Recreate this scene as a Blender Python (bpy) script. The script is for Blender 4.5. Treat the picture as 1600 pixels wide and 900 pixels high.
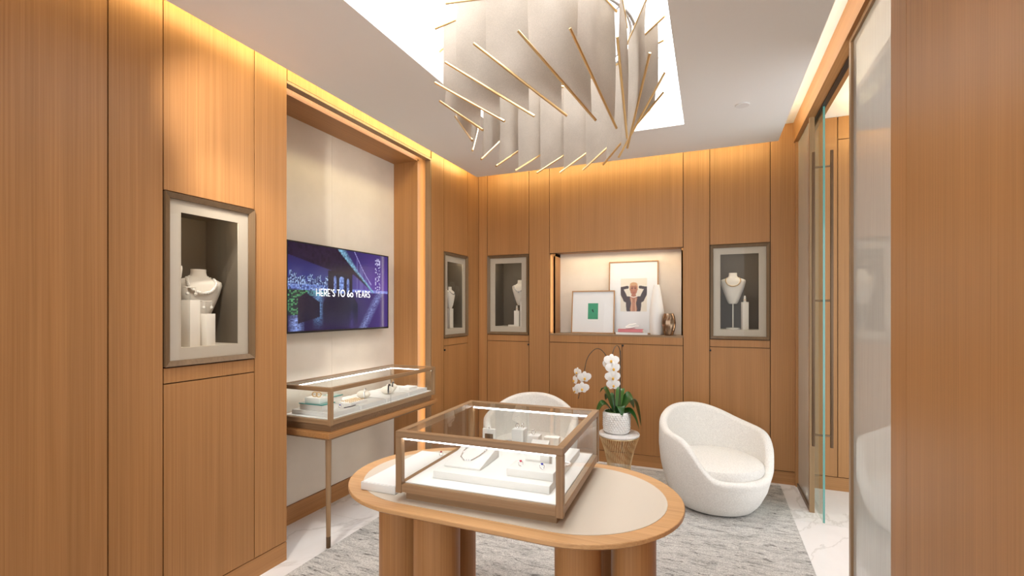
import bpy, bmesh, math, random
from mathutils import Vector, Matrix
random.seed(7)
PI = math.pi
S = bpy.context.scene
for o in list(bpy.data.objects):
    bpy.data.objects.remove(o)
COL = S.collection

# ------------------------------------------------------------------ camera
YAW = math.atan(309 / 740)
cam_d = bpy.data.cameras.new('camera')
cam = bpy.data.objects.new('camera', cam_d)
COL.objects.link(cam)
cam.location = (0, 0, 1.5)
cam.rotation_euler = (PI / 2, 0, YAW)
cam_d.sensor_width = 36
cam_d.lens = 36 * 740 / 1600
cam_d.shift_y = 34 / 1600
cam_d.clip_start = .02
S.camera = cam

# ------------------------------------------------------------------ world, light, exposure
W = bpy.data.worlds.new('World')
S.world = W
W.use_nodes = True
W.node_tree.nodes['Background'].inputs[0].default_value = (.95, .975, 1, 1)
W.node_tree.nodes['Background'].inputs[1].default_value = 2.3
S.view_settings.view_transform = 'Standard'
S.view_settings.look = 'None'
S.view_settings.gamma = 1
S.view_settings.use_curve_mapping = False
S.view_settings.exposure = 0.0
TRAY_E = 6.3        # luminous tray ceiling
COVE_E = 19.0       # cove strips
SPOT_W = 16.0
COVE_C = (1, .86, .42)
WARM = (1, .93, .84)

# ------------------------------------------------------------------ helpers
MATS = {}
def nodes(name):
    m = bpy.data.materials.new(name); m.use_nodes = True
    nt = m.node_tree
    return m, nt, nt.nodes['Principled BSDF']
def mat(name, col, rough=.5, metal=0., emit=None, es=1., spec=.5, coat=0.):
    if name in MATS: return MATS[name]
    m, nt, b = nodes(name)
    b.inputs['Base Color'].default_value = (*col, 1)
    b.inputs['Roughness'].default_value = rough
    b.inputs['Metallic'].default_value = metal
    b.inputs['Specular IOR Level'].default_value = spec
    b.inputs['Coat Weight'].default_value = coat
    if emit:
        b.inputs['Emission Color'].default_value = (*emit, 1)
        b.inputs['Emission Strength'].default_value = es
    MATS[name] = m
    return m
def ramp(nt, stops):
    r = nt.nodes.new('ShaderNodeValToRGB')
    e = r.color_ramp.elements
    while len(e) < len(stops): e.new(.5)
    for x, (p, c) in zip(e, stops):
        x.position = p; x.color = (*c, 1)
    return r
def coords(nt, scale):
    tc = nt.nodes.new('ShaderNodeTexCoord')
    mp = nt.nodes.new('ShaderNodeMapping')
    mp.inputs['Scale'].default_value = scale
    nt.links.new(tc.outputs['Object'], mp.inputs['Vector'])
    return mp
def noise(nt, mp, scale=1, detail=4, rough=.6, dist=0):
    n = nt.nodes.new('ShaderNodeTexNoise')
    n.inputs['Scale'].default_value = scale
    n.inputs['Detail'].default_value = detail
    n.inputs['Roughness'].default_value = rough
    n.inputs['Distortion'].default_value = dist
    nt.links.new(mp.outputs[0], n.inputs['Vector'])
    return n
def mixc(nt, a, b, fac, mode='MULTIPLY'):
    x = nt.nodes.new('ShaderNodeMix'); x.data_type = 'RGBA'; x.blend_type = mode
    if isinstance(fac, float): x.inputs[0].default_value = fac
    else: nt.links.new(fac, x.inputs[0])
    nt.links.new(a, x.inputs[6])
    if isinstance(b, tuple): x.inputs[7].default_value = (*b, 1)
    else: nt.links.new(b, x.inputs[7])
    return x.outputs[2]
def wood(name, dark, light, axis='z', rough=.42, fine=150, var=.07):
    m, nt, b = nodes(name)
    lo = {'x': (1, 0, 0), 'y': (0, 1, 0), 'z': (0, 0, 1)}[axis]
    mp = coords(nt, tuple(.9 if k else fine for k in lo))
    n1 = noise(nt, mp, 1, 3, .65)
    mp2 = coords(nt, tuple(.35 if k else 9. for k in lo))
    n2 = noise(nt, mp2, 1, 2, .5, .3)
    r1 = ramp(nt, [(.3, dark), (.72, light)])
    nt.links.new(n1.outputs['Fac'], r1.inputs['Fac'])
    r2 = ramp(nt, [(.3, (1 - var * 1.6,) * 3), (.7, (1 + var * .5,) * 3)])
    nt.links.new(n2.outputs['Fac'], r2.inputs['Fac'])
    c = mixc(nt, r1.outputs[0], r2.outputs[0], 1.0)
    nt.links.new(c, b.inputs['Base Color'])
    b.inputs['Roughness'].default_value = rough
    b.inputs['Specular IOR Level'].default_value = .35
    bp = nt.nodes.new('ShaderNodeBump'); bp.inputs['Strength'].default_value = .05
    bp.inputs['Distance'].default_value = .002
    nt.links.new(n1.outputs['Fac'], bp.inputs['Height'])
    nt.links.new(bp.outputs[0], b.inputs['Normal'])
    MATS[name] = m
    return m
def thin_glass(name, tint=(1, 1, 1), ior=1.38, rough=0., extra=0.):
    m = bpy.data.materials.new(name); m.use_nodes = True
    nt = m.node_tree; nt.nodes.clear()
    out = nt.nodes.new('ShaderNodeOutputMaterial')
    mx = nt.nodes.new('ShaderNodeMixShader')
    t = nt.nodes.new('ShaderNodeBsdfTransparent'); t.inputs[0].default_value = (*tint, 1)
    g = nt.nodes.new('ShaderNodeBsdfGlossy'); g.inputs['Roughness'].default_value = rough
    fr = nt.nodes.new('ShaderNodeFresnel'); fr.inputs[0].default_value = ior
    ge = nt.nodes.new('ShaderNodeNewGeometry'); mu = nt.nodes.new('ShaderNodeMath'); mu.operation = 'SUBTRACT'; mu.use_clamp = True
    nt.links.new(fr.outputs[0], mu.inputs[0]); nt.links.new(ge.outputs['Backfacing'], mu.inputs[1])
    nt.links.new(mu.outputs[0], mx.inputs[0])
    nt.links.new(t.outputs[0], mx.inputs[1]); nt.links.new(g.outputs[0], mx.inputs[2])
    nt.links.new(mx.outputs[0], out.inputs[0])
    MATS[name] = m
    return m

class MB:
    """collects shapes, then becomes ONE mesh object"""
    def __init__(s): s.v = []; s.f = []
    def add(s, v, f):
        n = len(s.v); s.v += [tuple(p) for p in v]; s.f += [tuple(i + n for i in q) for q in f]; return s
    def box(s, x0, x1, y0, y1, z0, z1):
        v = [(x, y, z) for x in (x0, x1) for y in (y0, y1) for z in (z0, z1)]
        return s.add(v, [(0, 1, 3, 2), (4, 6, 7, 5), (0, 4, 5, 1), (2, 3, 7, 6), (0, 2, 6, 4), (1, 5, 7, 3)])
    def lathe(s, prof, n=32, c=(0, 0, 0), close=True):
        v = []; f = []
        for r, z in prof:
            for k in range(n):
                a = 2 * PI * k / n
                v.append((c[0] + r * math.cos(a), c[1] + r * math.sin(a), c[2] + z))
        for i in range(len(prof) - 1):
            for k in range(n):
                a, b = i * n + k, i * n + (k + 1) % n
                f.append((a, b, b + n, a + n))
        if close:
            if prof[0][0] > 1e-5: f.append(tuple(reversed(range(n))))
            if prof[-1][0] > 1e-5: f.append(tuple((len(prof) - 1) * n + k for k in range(n)))
        return s.add(v, f)
    def tube(s, pts, r, n=8, cap=True):
        pts = [Vector(p) for p in pts]
        rr = r if isinstance(r, (list, tuple)) else [r] * len(pts)
        v = []; f = []; up = None
        for i, p in enumerate(pts):
            d = (pts[min(i + 1, len(pts) - 1)] - pts[max(i - 1, 0)]).normalized()
            if up is None: up = Vector((0, 0, 1)) if abs(d.z) < .9 else Vector((1, 0, 0))
            a = d.cross(up).normalized(); b = a.cross(d).normalized(); up = b
            for k in range(n):
                t = 2 * PI * k / n
                v.append(p + (a * math.cos(t) + b * math.sin(t)) * rr[i])
        for i in range(len(pts) - 1):
            for k in range(n):
                f.append((i * n + k, i * n + (k + 1) % n, (i + 1) * n + (k + 1) % n, (i + 1) * n + k))
        if cap:
            f.append(tuple(reversed(range(n)))); f.append(tuple((len(pts) - 1) * n + k for k in range(n)))
        return s.add(v, f)
    def ball(s, c, r, n=8, m=5):
        rx, ry, rz = r if isinstance(r, tuple) else (r, r, r)
        v = [(c[0], c[1], c[2] - rz)]; f = []
        for i in range(1, m):
            t = -PI / 2 + PI * i / m
            for k in range(n):
                a = 2 * PI * k / n
                v.append((c[0] + rx * math.cos(t) * math.cos(a), c[1] + ry * math.cos(t) * math.sin(a), c[2] + rz * math.sin(t)))
        v.append((c[0], c[1], c[2] + rz))
        for k in range(n):
            f.append((0, 1 + (k + 1) % n, 1 + k))
            f.append((len(v) - 1, len(v) - 1 - n + k, len(v) - 1 - n + (k + 1) % n))
        for i in range(m - 2):
            for k in range(n):
                a = 1 + i * n + k; b = 1 + i * n + (k + 1) % n
                f.append((a, b, b + n, a + n))
        return s.add(v, f)
    def prism(s, outline, z0, z1):
        n = len(outline)
        v = [(x, y, z0) for x, y in outline] + [(x, y, z1) for x, y in outline]
        f = [tuple(reversed(range(n))), tuple(range(n, 2 * n))] + [(i, (i + 1) % n, n + (i + 1) % n, n + i) for i in range(n)]
        return s.add(v, f)
    def torus(s, c, R, r, n=24, m=8, axis='z', arc=2 * PI, start=0.):
        pts = []
        for k in range(n + 1):
            a = start + arc * k / n
            x, y = R * math.cos(a), R * math.sin(a)
            pts.append({'z': (c[0] + x, c[1] + y, c[2]), 'x': (c[0], c[1] + x, c[2] + y), 'y': (c[0] + x, c[1], c[2] + y)}[axis])
        return s.tube(pts, r, m, arc < 6.2)
    def mesh(s, name, m, smooth=True, bev=0., seg=2):
        me = bpy.data.meshes.new(name)
        me.from_pydata(s.v, [], s.f)
        bm = bmesh.new(); bm.from_mesh(me)
        bmesh.ops.recalc_face_normals(bm, faces=bm.faces)
        if bev:
            bmesh.ops.bevel(bm, geom=list(bm.edges), offset=bev, segments=seg, affect='EDGES', profile=.5)
        bm.to_mesh(me); bm.free()
        if m: me.materials.append(MATS[m] if isinstance(m, str) else m)
        if smooth:
            me.shade_smooth(); me.set_sharp_from_angle(angle=math.radians(35))
        return me
    def build(s, name, m, parent=None, smooth=True, bev=0., seg=2, loc=None, rot=None):
        return link(name, s.mesh(name, m, smooth, bev, seg), parent, loc, rot)
def link(name, me, parent=None, loc=None, rot=None):
    o = bpy.data.objects.new(name, me); COL.objects.link(o)
    if parent: o.parent = parent
    if loc: o.location = loc
    if rot: o.rotation_euler = rot
    return o
def tag(o, label, cat, group=None):
    o['label'] = label; o['category'] = cat
    if group: o['group'] = group
    return o
def thing(name, label, cat, loc=(0, 0, 0), rz=0., group=None):
    o = bpy.data.objects.new(name, None); COL.objects.link(o)
    o.location = loc; o.rotation_euler = (0, 0, rz); o.empty_display_size = .1
    return tag(o, label, cat, group)
def struct(o):
    o['kind'] = 'structure'; return o
def rects(u0, u1, v0, v1, holes):
    """split a rectangle with rectangular holes into rectangles"""
    us = sorted({u0, u1, *[h[0] for h in holes], *[h[1] for h in holes]})
    us = [u for u in us if u0 <= u <= u1]
    out = []
    for a, b in zip(us, us[1:]):
        m = (a + b) / 2; cut = sorted((h[2], h[3]) for h in holes if h[0] < m < h[1]); z = v0
        for c, d in cut:
            if c > z + 1e-4: out.append((a, b, z, c))
            z = max(z, d)
        if v1 > z + 1e-4: out.append((a, b, z, v1))
    return out
def vcol_grid(name, nu, nv, pos, color, m):
    """a flat print: grid whose vertices carry the printed colours"""
    v = []; cols = []
    for j in range(nv + 1):
        for i in range(nu + 1):
            u, w = i / nu, j / nv
            v.append(pos(u, w)); cols.append(color(u, w))
    f = [(j * (nu + 1) + i, j * (nu + 1) + i + 1, (j + 1) * (nu + 1) + i + 1, (j + 1) * (nu + 1) + i) for j in range(nv) for i in range(nu)]
    me = bpy.data.meshes.new(name); me.from_pydata(v, [], f)
    at = me.color_attributes.new('print', 'FLOAT_COLOR', 'POINT')
    at.data.foreach_set('color', [c for q in cols for c in (*q, 1.)])
    me.materials.append(m)
    return me
def srgb(r, g, b):
    return tuple((c / 255 / 12.92 if c <= 10 else ((c / 255 + .055) / 1.055) ** 2.4) for c in (r, g, b))

# ------------------------------------------------------------------ materials
OAK_D, OAK_L = (.375, .174, .060), (.485, .240, .090)
wood('oak', OAK_D, OAK_L, 'z')
wood('oak_x', OAK_D, OAK_L, 'x'); wood('oak_y', OAK_D, OAK_L, 'y')
wood('oak_top', (.55, .30, .13), (.70, .42, .20), 'x', .35)
wood('bronze_oak_x', (.27, .160, .080), (.37, .232, .125), 'x', .35, 90)
wood('bronze_oak_y', (.27, .160, .080), (.37, .232, .125), 'y', .35, 90)
wood('bronze_oak_z', (.27, .160, .080), (.37, .232, .125), 'z', .35, 90)
wood('vitrine_frame', (.15, .092, .047), (.20, .125, .066), 'z', .35, 90)
mat('dark_gap', (.06, .028, .012), .8)
mat('bronze', (.20, .13, .075), .38, .55)
mat('dark_bronze', (.13, .078, .042), .35, .6)
mat('gold', (.80, .56, .27), .28, 1.)
mat('wire_gold', (.85, .68, .42), .3, 1.)
mat('ceiling', (.88, .86, .83), .9)
mat('white_paint', (.9, .9, .92), .8)
mat('tray_glow', (.9, .9, .9), .6, emit=(.95, .98, 1), es=TRAY_E)
mat('cove_glow', (.9, .8, .6), .6, emit=COVE_C, es=COVE_E)
mat('cove_glow_soft', (.9, .85, .7), .6, emit=(1, .86, .64), es=11.)
mat('niche_glow', (.9, .8, .6), .6, emit=(1, .88, .70), es=11.)
mat('niche_glow_dim', (.9, .8, .6), .6, emit=(1, .88, .70), es=5.)
mat('shelf_glow', (.9, .8, .6), .6, emit=(1, .84, .62), es=18.)
mat('case_glow', (.9, .9, .9), .6, emit=(1, .97, .95), es=11.)
mat('vitrine_glow', (.9, .9, .9), .6, emit=(1, .86, .66), es=22.)
mat('lamp_glow', (.9, .9, .9), .6, emit=(1, .88, .72), es=20.)
mat('deck_white', (.86, .85, .83), .6)
mat('riser_white', (.74, .73, .70), .55)
mat('cream_leather', (.64, .57, .47), .45)
mat('linen', (.55, .48, .385), .9)
mat('taupe', (.155, .125, .09), .75)
mat('velvet_white', (.84, .78, .68), .85)
mat('black', (.012, .012, .014), .35)
mat('pearl', (.85, .80, .72), .18, coat=.6)
mat('black_pearl', (.03, .028, .035), .15, coat=.8)
mat('silver', (.78, .78, .8), .18, 1.)
mat('ruby', (.55, .02, .06), .08, coat=1.)
mat('sapphire', (.04, .05, .42), .08, coat=1.)
mat('teal_glass', (.02, .30, .27), .08, coat=1.)
mat('white_ceramic', (.84, .83, .81), .28, coat=.3)
mat('matte_white', (.82, .80, .77), .6)
mat('bronze_vase', (.30, .20, .13), .22, .9)
mat('frame_wood', (.45, .25, .11), .4)
mat('mat_board', (.86, .85, .87), .8)
mat('pink_cover', (.68, .22, .24), .6)
mat('paper', (.85, .82, .76), .8)
mat('leaf', (.02, .085, .014), .32, coat=.25)
mat('leaf_light', (.06, .17, .03), .35, coat=.25)
mat('stem', (.05, .035, .02), .5)
mat('petal', (.88, .87, .85), .5)
mat('petal_heart', (.75, .42, .05), .5)
mat('moss', (.07, .13, .035), .9)
mat('rubber', (.02, .02, .02), .7)
mat('letter_white', (.9, .9, .9), .5, emit=(.92, .94, 1.), es=1.)
mat('glass_edge', (.09, .30, .26), .1, emit=None, coat=1.)
mat('drum_grey', (.50, .50, .52), .6)
thin_glass('clear_glass', (.985, .992, .988))
thin_glass('door_glass', (.90, .95, .92), 1.45)
thin_glass('vitrine_glass', (.97, .97, .965), 1.35)
def mk_cream():
    m, nt, b = nodes('cream_wall')
    mp = coords(nt, (3, 3, 3)); n = noise(nt, mp, 1, 5, .6)
    r = ramp(nt, [(.3, (.74, .67, .57)), (.75, (.82, .75, .65))])
    nt.links.new(n.outputs['Fac'], r.inputs['Fac']); nt.links.new(r.outputs[0], b.inputs['Base Color'])
    b.inputs['Roughness'].default_value = .7
    MATS['cream_wall'] = m
mk_cream()
def mk_marble(name, base, vein, sc):
    m, nt, b = nodes(name)
    mp = coords(nt, (sc, sc * .55, sc))
    mp.inputs['Rotation'].default_value = (0, 0, .6)
    n = noise(nt, mp, 1, 6, .55, 1.1)
    r = ramp(nt, [(.0, base), (.485, base), (.5, vein), (.515, base), (1, base)])
    nt.links.new(n.outputs['Fac'], r.inputs['Fac'])
    n2 = noise(nt, mp, 2.3, 4, .6)
    r2 = ramp(nt, [(.3, (.90, .89, .885)), (.7, (1, 1, 1))])
    nt.links.new(n2.outputs['Fac'], r2.inputs['Fac'])
    c = mixc(nt, r.outputs[0], r2.outputs[0], 1.0)
    nt.links.new(c, b.inputs['Base Color'])
    b.inputs['Roughness'].default_value = .16
    MATS[name] = m
mk_marble('marble', (.90, .88, .865), (.74, .715, .69), 1.1)
mk_marble('marble_top', (.82, .80, .78), (.50, .47, .45), 6)
mat('grout', (.50, .48, .46), .8)
def mk_rug():
    m, nt, b = nodes('rug')
    mp = coords(nt, (2.2, 6.5, 1)); mp.inputs['Rotation'].default_value = (0, 0, .12)
    n = noise(nt, mp, 3.0, 9, .78, .9)
    r = ramp(nt, [(.0, (.13, .125, .118)), (.35, (.20, .192, .182)), (.41, (.46, .445, .42)), (.52, (.62, .60, .565)), (.75, (.76, .735, .69))])
    nt.links.new(n.outputs['Fac'], r.inputs['Fac'])
    mp2 = coords(nt, (1, 1, 1)); f = noise(nt, mp2, 120, 3, .7)
    r2 = ramp(nt, [(.3, (.55, .55, .55)), (.65, (1.1, 1.1, 1.1))])
    nt.links.new(f.outputs['Fac'], r2.inputs['Fac'])
    c = mixc(nt, r.outputs[0], r2.outputs[0], 1.0)
    mp3 = coords(nt, (5, 26, 1)); mp3.inputs['Rotation'].default_value = (0, 0, .25)
    n3 = noise(nt, mp3, 1.6, 5, .7, 1.2)
    r3 = ramp(nt, [(.35, (.26, .25, .24)), (.44, (1, 1, 1))]); nt.links.new(n3.outputs['Fac'], r3.inputs['Fac'])
    c = mixc(nt, c, r3.outputs[0], 1.0)
    nt.links.new(c, b.inputs['Base Color']); b.inputs['Roughness'].default_value = .95
    bp = nt.nodes.new('ShaderNodeBump'); bp.inputs['Strength'].default_value = .6; bp.inputs['Distance'].default_value = .006
    nt.links.new(f.outputs['Fac'], bp.inputs['Height']); nt.links.new(bp.outputs[0], b.inputs['Normal'])
    MATS['rug'] = m
mk_rug()
def mk_boucle():
    m, nt, b = nodes('boucle')
    mp = coords(nt, (1, 1, 1)); f = noise(nt, mp, 110, 3, .7)
    r = ramp(nt, [(.3, (.71, .68, .635)), (.7, (.87, .84, .79))])
    nt.links.new(f.outputs['Fac'], r.inputs['Fac']); nt.links.new(r.outputs[0], b.inputs['Base Color'])
    b.inputs['Roughness'].default_value = .95
    bp = nt.nodes.new('ShaderNodeBump'); bp.inputs['Strength'].default_value = .45; bp.inputs['Distance'].default_value = .006
    nt.links.new(f.outputs['Fac'], bp.inputs['Height']); nt.links.new(bp.outputs[0], b.inputs['Normal'])
    MATS['boucle'] = m
mk_boucle()
def mk_fabric():
    m = bpy.data.materials.new('strip_fabric'); m.use_nodes = True
    nt = m.node_tree; nt.nodes.clear()
    out = nt.nodes.new('ShaderNodeOutputMaterial'); mx = nt.nodes.new('ShaderNodeMixShader')
    d = nt.nodes.new('ShaderNodeBsdfDiffuse'); t = nt.nodes.new('ShaderNodeBsdfTranslucent')
    mp = coords(nt, (1, 1, 1)); n = noise(nt, mp, 3, 4, .6); n2 = noise(nt, mp, 260, 2, .6)
    r = ramp(nt, [(.3, (.55, .475, .395)), (.7, (.68, .60, .515))]); nt.links.new(n.outputs['Fac'], r.inputs['Fac'])
    r2 = ramp(nt, [(.35, (.88, .88, .88)), (.65, (1, 1, 1))]); nt.links.new(n2.outputs['Fac'], r2.inputs['Fac'])
    c = mixc(nt, r.outputs[0], r2.outputs[0], 1.0)
    nt.links.new(c, d.inputs[0]); nt.links.new(c, t.inputs[0])
    mx.inputs[0].default_value = .42
    nt.links.new(d.outputs[0], mx.inputs[1]); nt.links.new(t.outputs[0], mx.inputs[2]); nt.links.new(mx.outputs[0], out.inputs[0])
    MATS['strip_fabric'] = m
mk_fabric()
def mk_laminate():
    m, nt, b = nodes('laminated_glass')
    mp = coords(nt, (160, 160, 3)); n = noise(nt, mp, 1, 3, .6)
    r = ramp(nt, [(.3, (.58, .565, .51)), (.7, (.68, .665, .61))])
    nt.links.new(n.outputs['Fac'], r.inputs['Fac']); nt.links.new(r.outputs[0], b.inputs['Base Color'])
    b.inputs['Roughness'].default_value = .5
    b.inputs['Coat Weight'].default_value = 1.; b.inputs['Coat Roughness'].default_value = .015
    b.inputs['Alpha'].default_value = .78
    MATS['laminated_glass'] = m
mk_laminate()
def mk_print(name, emit):
    m, nt, b = nodes(name)
    a = nt.nodes.new('ShaderNodeVertexColor'); a.layer_name = 'print'
    if emit:
        b.inputs['Base Color'].default_value = (.01, .01, .012, 1); b.inputs['Roughness'].default_value = .12
        nt.links.new(a.outputs[0], b.inputs['Emission Color']); b.inputs['Emission Strength'].default_value = 1.
    else:
        nt.links.new(a.outputs[0], b.inputs['Base Color']); b.inputs['Roughness'].default_value = .5
    MATS[name] = m
mk_print('screen_print', True); mk_print('paper_print', False)

# ------------------------------------------------------------------ room shell
XL, XR, YB, YF = -2.343, .70, 4.66, -1.6
ZC, ZU = 2.88, 3.10
XN = -2.72                       # back of the television niche
SEAM, BASE = 1.153, .112
# floor: grout bed with marble tiles
fl = struct(MB().box(-3.0, 2.7, YF, YB + .4, -.06, -.004).build('floor', 'grout', smooth=False))
xs = [-3.0, -2.15, -.95, .25, 1.45, 2.7]
ys = [YF, -.9, .3, 1.5, 2.7, 3.9, YB + .02]
for a, b in zip(xs, xs[1:]):
    for c, d in zip(ys, ys[1:]):
        MB().box(a + .0012, b - .0012, c + .0012, d - .0012, -.02, 0).build('tile', 'marble', fl, smooth=False)
# upper ceiling slab with the tray opening
TX0, TX1, TY0, TY1 = -1.505, -.175, 1.30, 3.745
CX0, CX1, CY1 = -2.237, .517, 4.41
m = MB()
for a, b, c, d in rects(-3.0, 2.7, YF, YB + .4, [(TX0 - .12, TX1 + .12, TY0 - .12, TY1 + .12)]):
    m.box(a, b, c, d, ZU, ZU + .06)
ce = struct(m.build('ceiling', 'white_paint', smooth=False))
# dropped ceiling planes
m = MB()
for a, b, c, d in rects(CX0, CX1, YF, CY1, [(TX0, TX1, TY0, TY1)]):
    m.box(a, b, c, d, ZC, ZC + .045)
m.build('dropped_panel', 'ceiling', ce, smooth=False)
MB().box(1.0, 2.7, YF, CY1, ZC, ZC + .045).build('dropped_panel', 'ceiling', ce, smooth=False)
# tray: lip, box above it and luminous sheet
m = MB()
for a, b, c, d in rects(TX0 - .02, TX1 + .02, TY0 - .02, TY1 + .02, [(TX0, TX1, TY0, TY1)]):
    m.box(a, b, c, d, ZC + .045, 2.985)
m.build('tray_lip', 'white_paint', ce, smooth=False)
m = MB()
for a, b, c, d in rects(TX0 - .14, TX1 + .14, TY0 - .14, TY1 + .14, [(TX0 - .12, TX1 + .12, TY0 - .12, TY1 + .12)]):
    m.box(a, b, c, d, ZU + .06, 3.36)
m.build('tray_side', 'white_paint', ce, smooth=False)
MB().box(TX0 - .12, TX1 + .12, TY0 - .12, TY1 + .12, 3.34, 3.36).build('luminous_sheet', 'tray_glow', ce, smooth=False)
# cove light strips lying on the dropped ceiling edges
def strip(n, m_, x0, x1, y0, y1, h):
    struct(MB().box(x0, x1, y0, y1, ZC + .045, ZC + .045 + h).build('trim_%d' % n, m_, smooth=False))
strip(1, 'cove_glow', CX0 + .006, CX0 + .018, .2, CY1 - .02, .040)
strip(2, 'cove_glow', CX0 + .05, CX1 - .05, CY1 - .026, CY1 - .012, .034)
strip(3, 'cove_glow_soft', CX1 - .036, CX1 - .02, 1.0, CY1 - .05, .02)
strip(4, 'cove_glow_soft', 1.02, 1.036, 1.0, CY1 - .05, .02)
strip(5, 'cove_glow', 1.05, 2.6, CY1 - .026, CY1 - .012, .034)

G = .0028
def panel_l(parent, y0, y1, z0, z1, m='oak', x=XL):
    MB().box(x - .018, x, y0 + G, y1 - G, z0 + G, z1 - G).build('panel', m, parent, smooth=False)
def panel_b(parent, x0, x1, z0, z1, m='oak', y=YB):
    MB().box(x0 + G, x1 - G, y, y + .018, z0 + G, z1 - G).build('panel', m, parent, smooth=False)
VZ0, VZ1 = 1.228, 2.058          # wall vitrine opening, left wall
BZ0, BZ1 = 1.234, 2.086          # same on the back wall
NY0, NY1, NZ1 = 2.104, 3.692, 2.866
# left wall
m = MB()
for a, b, c, d in rects(YF, YB + .03, 0, ZU, [(1.406, 1.883, VZ0, VZ1), (3.922, 4.403, VZ0, VZ1), (NY0, NY1 + .02, 0, NZ1 + .02)]):
    m.box(XL - .03, XL - .018, a, b, c, d)
m.box(-3.04, -3.0, YF, YB + .4, -.06, ZU + .06)  # unseen outer shell, added to stop world light leaking through the panel slits
wl = struct(m.build('wall_left', 'dark_gap', smooth=False))
for a, b in ((YF, -.3), (-.3, .42), (.42, 1.187), (1.187, 1.406), (1.883, NY0), (NY1 + .012, 3.922), (4.403, YB)):
    panel_l(wl, a, b, BASE, ZU)
for a, b in ((1.406, 1.883), (3.922, 4.403)):
    panel_l(wl, a, b, VZ1, ZU); panel_l(wl, a, b, SEAM, VZ0); panel_l(wl, a, b, BASE, SEAM)
panel_l(wl, NY0, NY1, NZ1 + .012, ZU)
m = MB(); m.box(XL - .018, XL, YF, NY0 - G, 0, BASE - G); m.box(XL - .018, XL, NY1 + G, YB, 0, BASE - G)
struct(m.build('baseboard_left', 'oak_y', smooth=False))
# television niche: inner oak box with a front flange lit by a hidden strip
XF = -2.46
m = MB()
m.box(XN, XF, NY1 - .037, NY1 - .02, 0, 2.875)            # far jamb
m.box(XN, XF, NY0 - .12, NY0 - .10, 0, 2.875)             # near jamb
m.build('niche_jamb', 'oak', wl, smooth=False)
MB().box(XN, XF, NY0 - .12, NY1 - .02, 2.858, 2.875).build('niche_soffit', 'oak_y', wl, smooth=False)
m = MB(); m.box(XF - .012, XF, NY1 - .02, NY1 + .15, 0, 2.875); m.box(XF - .012, XF, NY0 - .13, NY1 + .15, 2.875, 3.02)
m.build('niche_flange', 'oak', wl, smooth=False)
m = MB(); m.box(XL - .055, XL, NY1 - .004, NY1 + .012, 0, NZ1 + .012); m.box(XL - .055, XL - .0, NY0, NY1 - .004, NZ1 - .004, NZ1 + .012)
m.build('niche_return', 'bronze_oak_z', wl, smooth=False)
MB().box(XL - .065, XL - .057, NY1 + .03, NY1 + .055, .1, 2.86).build('light_strip', 'niche_glow', wl, smooth=False)
MB().box(XL - .065, XL - .057, NY0 + .02, NY1, 2.90, 2.925).build('light_strip', 'niche_glow', wl, smooth=False)
m = MB(); m.box(XN - .03, XN - .015, NY0 - .12, NY1, 0, 2.9)
m.build('niche_backing', 'dark_gap', wl, smooth=False)
for a, b in ((NY0 - .1, 2.868), (2.868, NY1 - .037)):
    MB().box(XN - .015, XN, a + .0008, b - .0008, .130, 2.858).build('cream_panel', 'cream_wall', wl, smooth=False)
MB().box(XN - .015, XN + .012, NY0 - .1, NY1 - .037, 0, .128).build('niche_baseboard', 'oak_y', wl, smooth=False)

# back wall
NX0, NX1, NBZ0, NBZ1 = -1.527, -.227, 1.243, 2.082
VX = [(-2.237, -1.753), (0.0, .485)]
m = MB()
for a, b, c, d in rects(XL - .03, 2.7, 0, ZU, [(*VX[0], BZ0, BZ1), (*VX[1], BZ0, BZ1), (NX0, NX1, NBZ0, NBZ1)]):
    m.box(a, b, YB + .018, YB + .03, c, d)
m.box(-3.04, 2.7, YB + .4, YB + .44, -.06, ZU + .06)  # added outer shell behind the wall, keeps world light out of the slits
wb = struct(m.build('wall_back', 'dark_gap', smooth=False))
for a, b in ((XL, -2.237), (-1.753, NX0), (NX1, 0.), (.485, .70), (.70, .978)):
    panel_b(wb, a, b, BASE, ZU)
for a, b in VX:
    panel_b(wb, a, b, BZ1, ZU); panel_b(wb, a, b, SEAM + .012, BZ0); panel_b(wb, a, b, BASE, SEAM + .012)
panel_b(wb, NX0, NX1, NBZ1, ZU); panel_b(wb, NX0, NX1, SEAM + .014, NBZ0); panel_b(wb, NX0, (NX0 + NX1) / 2 + .09, BASE, SEAM + .014); panel_b(wb, (NX0 + NX1) / 2 + .09, NX1, BASE, SEAM + .014)
for a, b in ((.978, 1.55), (1.55, 2.2), (2.2, 2.7)):
    panel_b(wb, a, b, BASE, 2.91); panel_b(wb, a, b, 2.91, ZU)
struct(MB().box(XL, 2.7, YB, YB + .018, 0, BASE - G).build('baseboard_back', 'oak_x', smooth=False))
for x, z in ((-1.757, 1.135), (.004, 1.132), (-.78, 1.152)):
    MB().lathe([(.009, 0), (.009, .012), (.006, .014)], 16).build('lock', 'black', wb, loc=(x, YB, z), rot=(PI / 2, 0, 0))
MB().lathe([(.009, 0), (.009, .012), (.006, .014)], 16).build('lock', 'black', wl, loc=(XL, 3.93, 1.115), rot=(0, PI / 2, 0))
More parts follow.
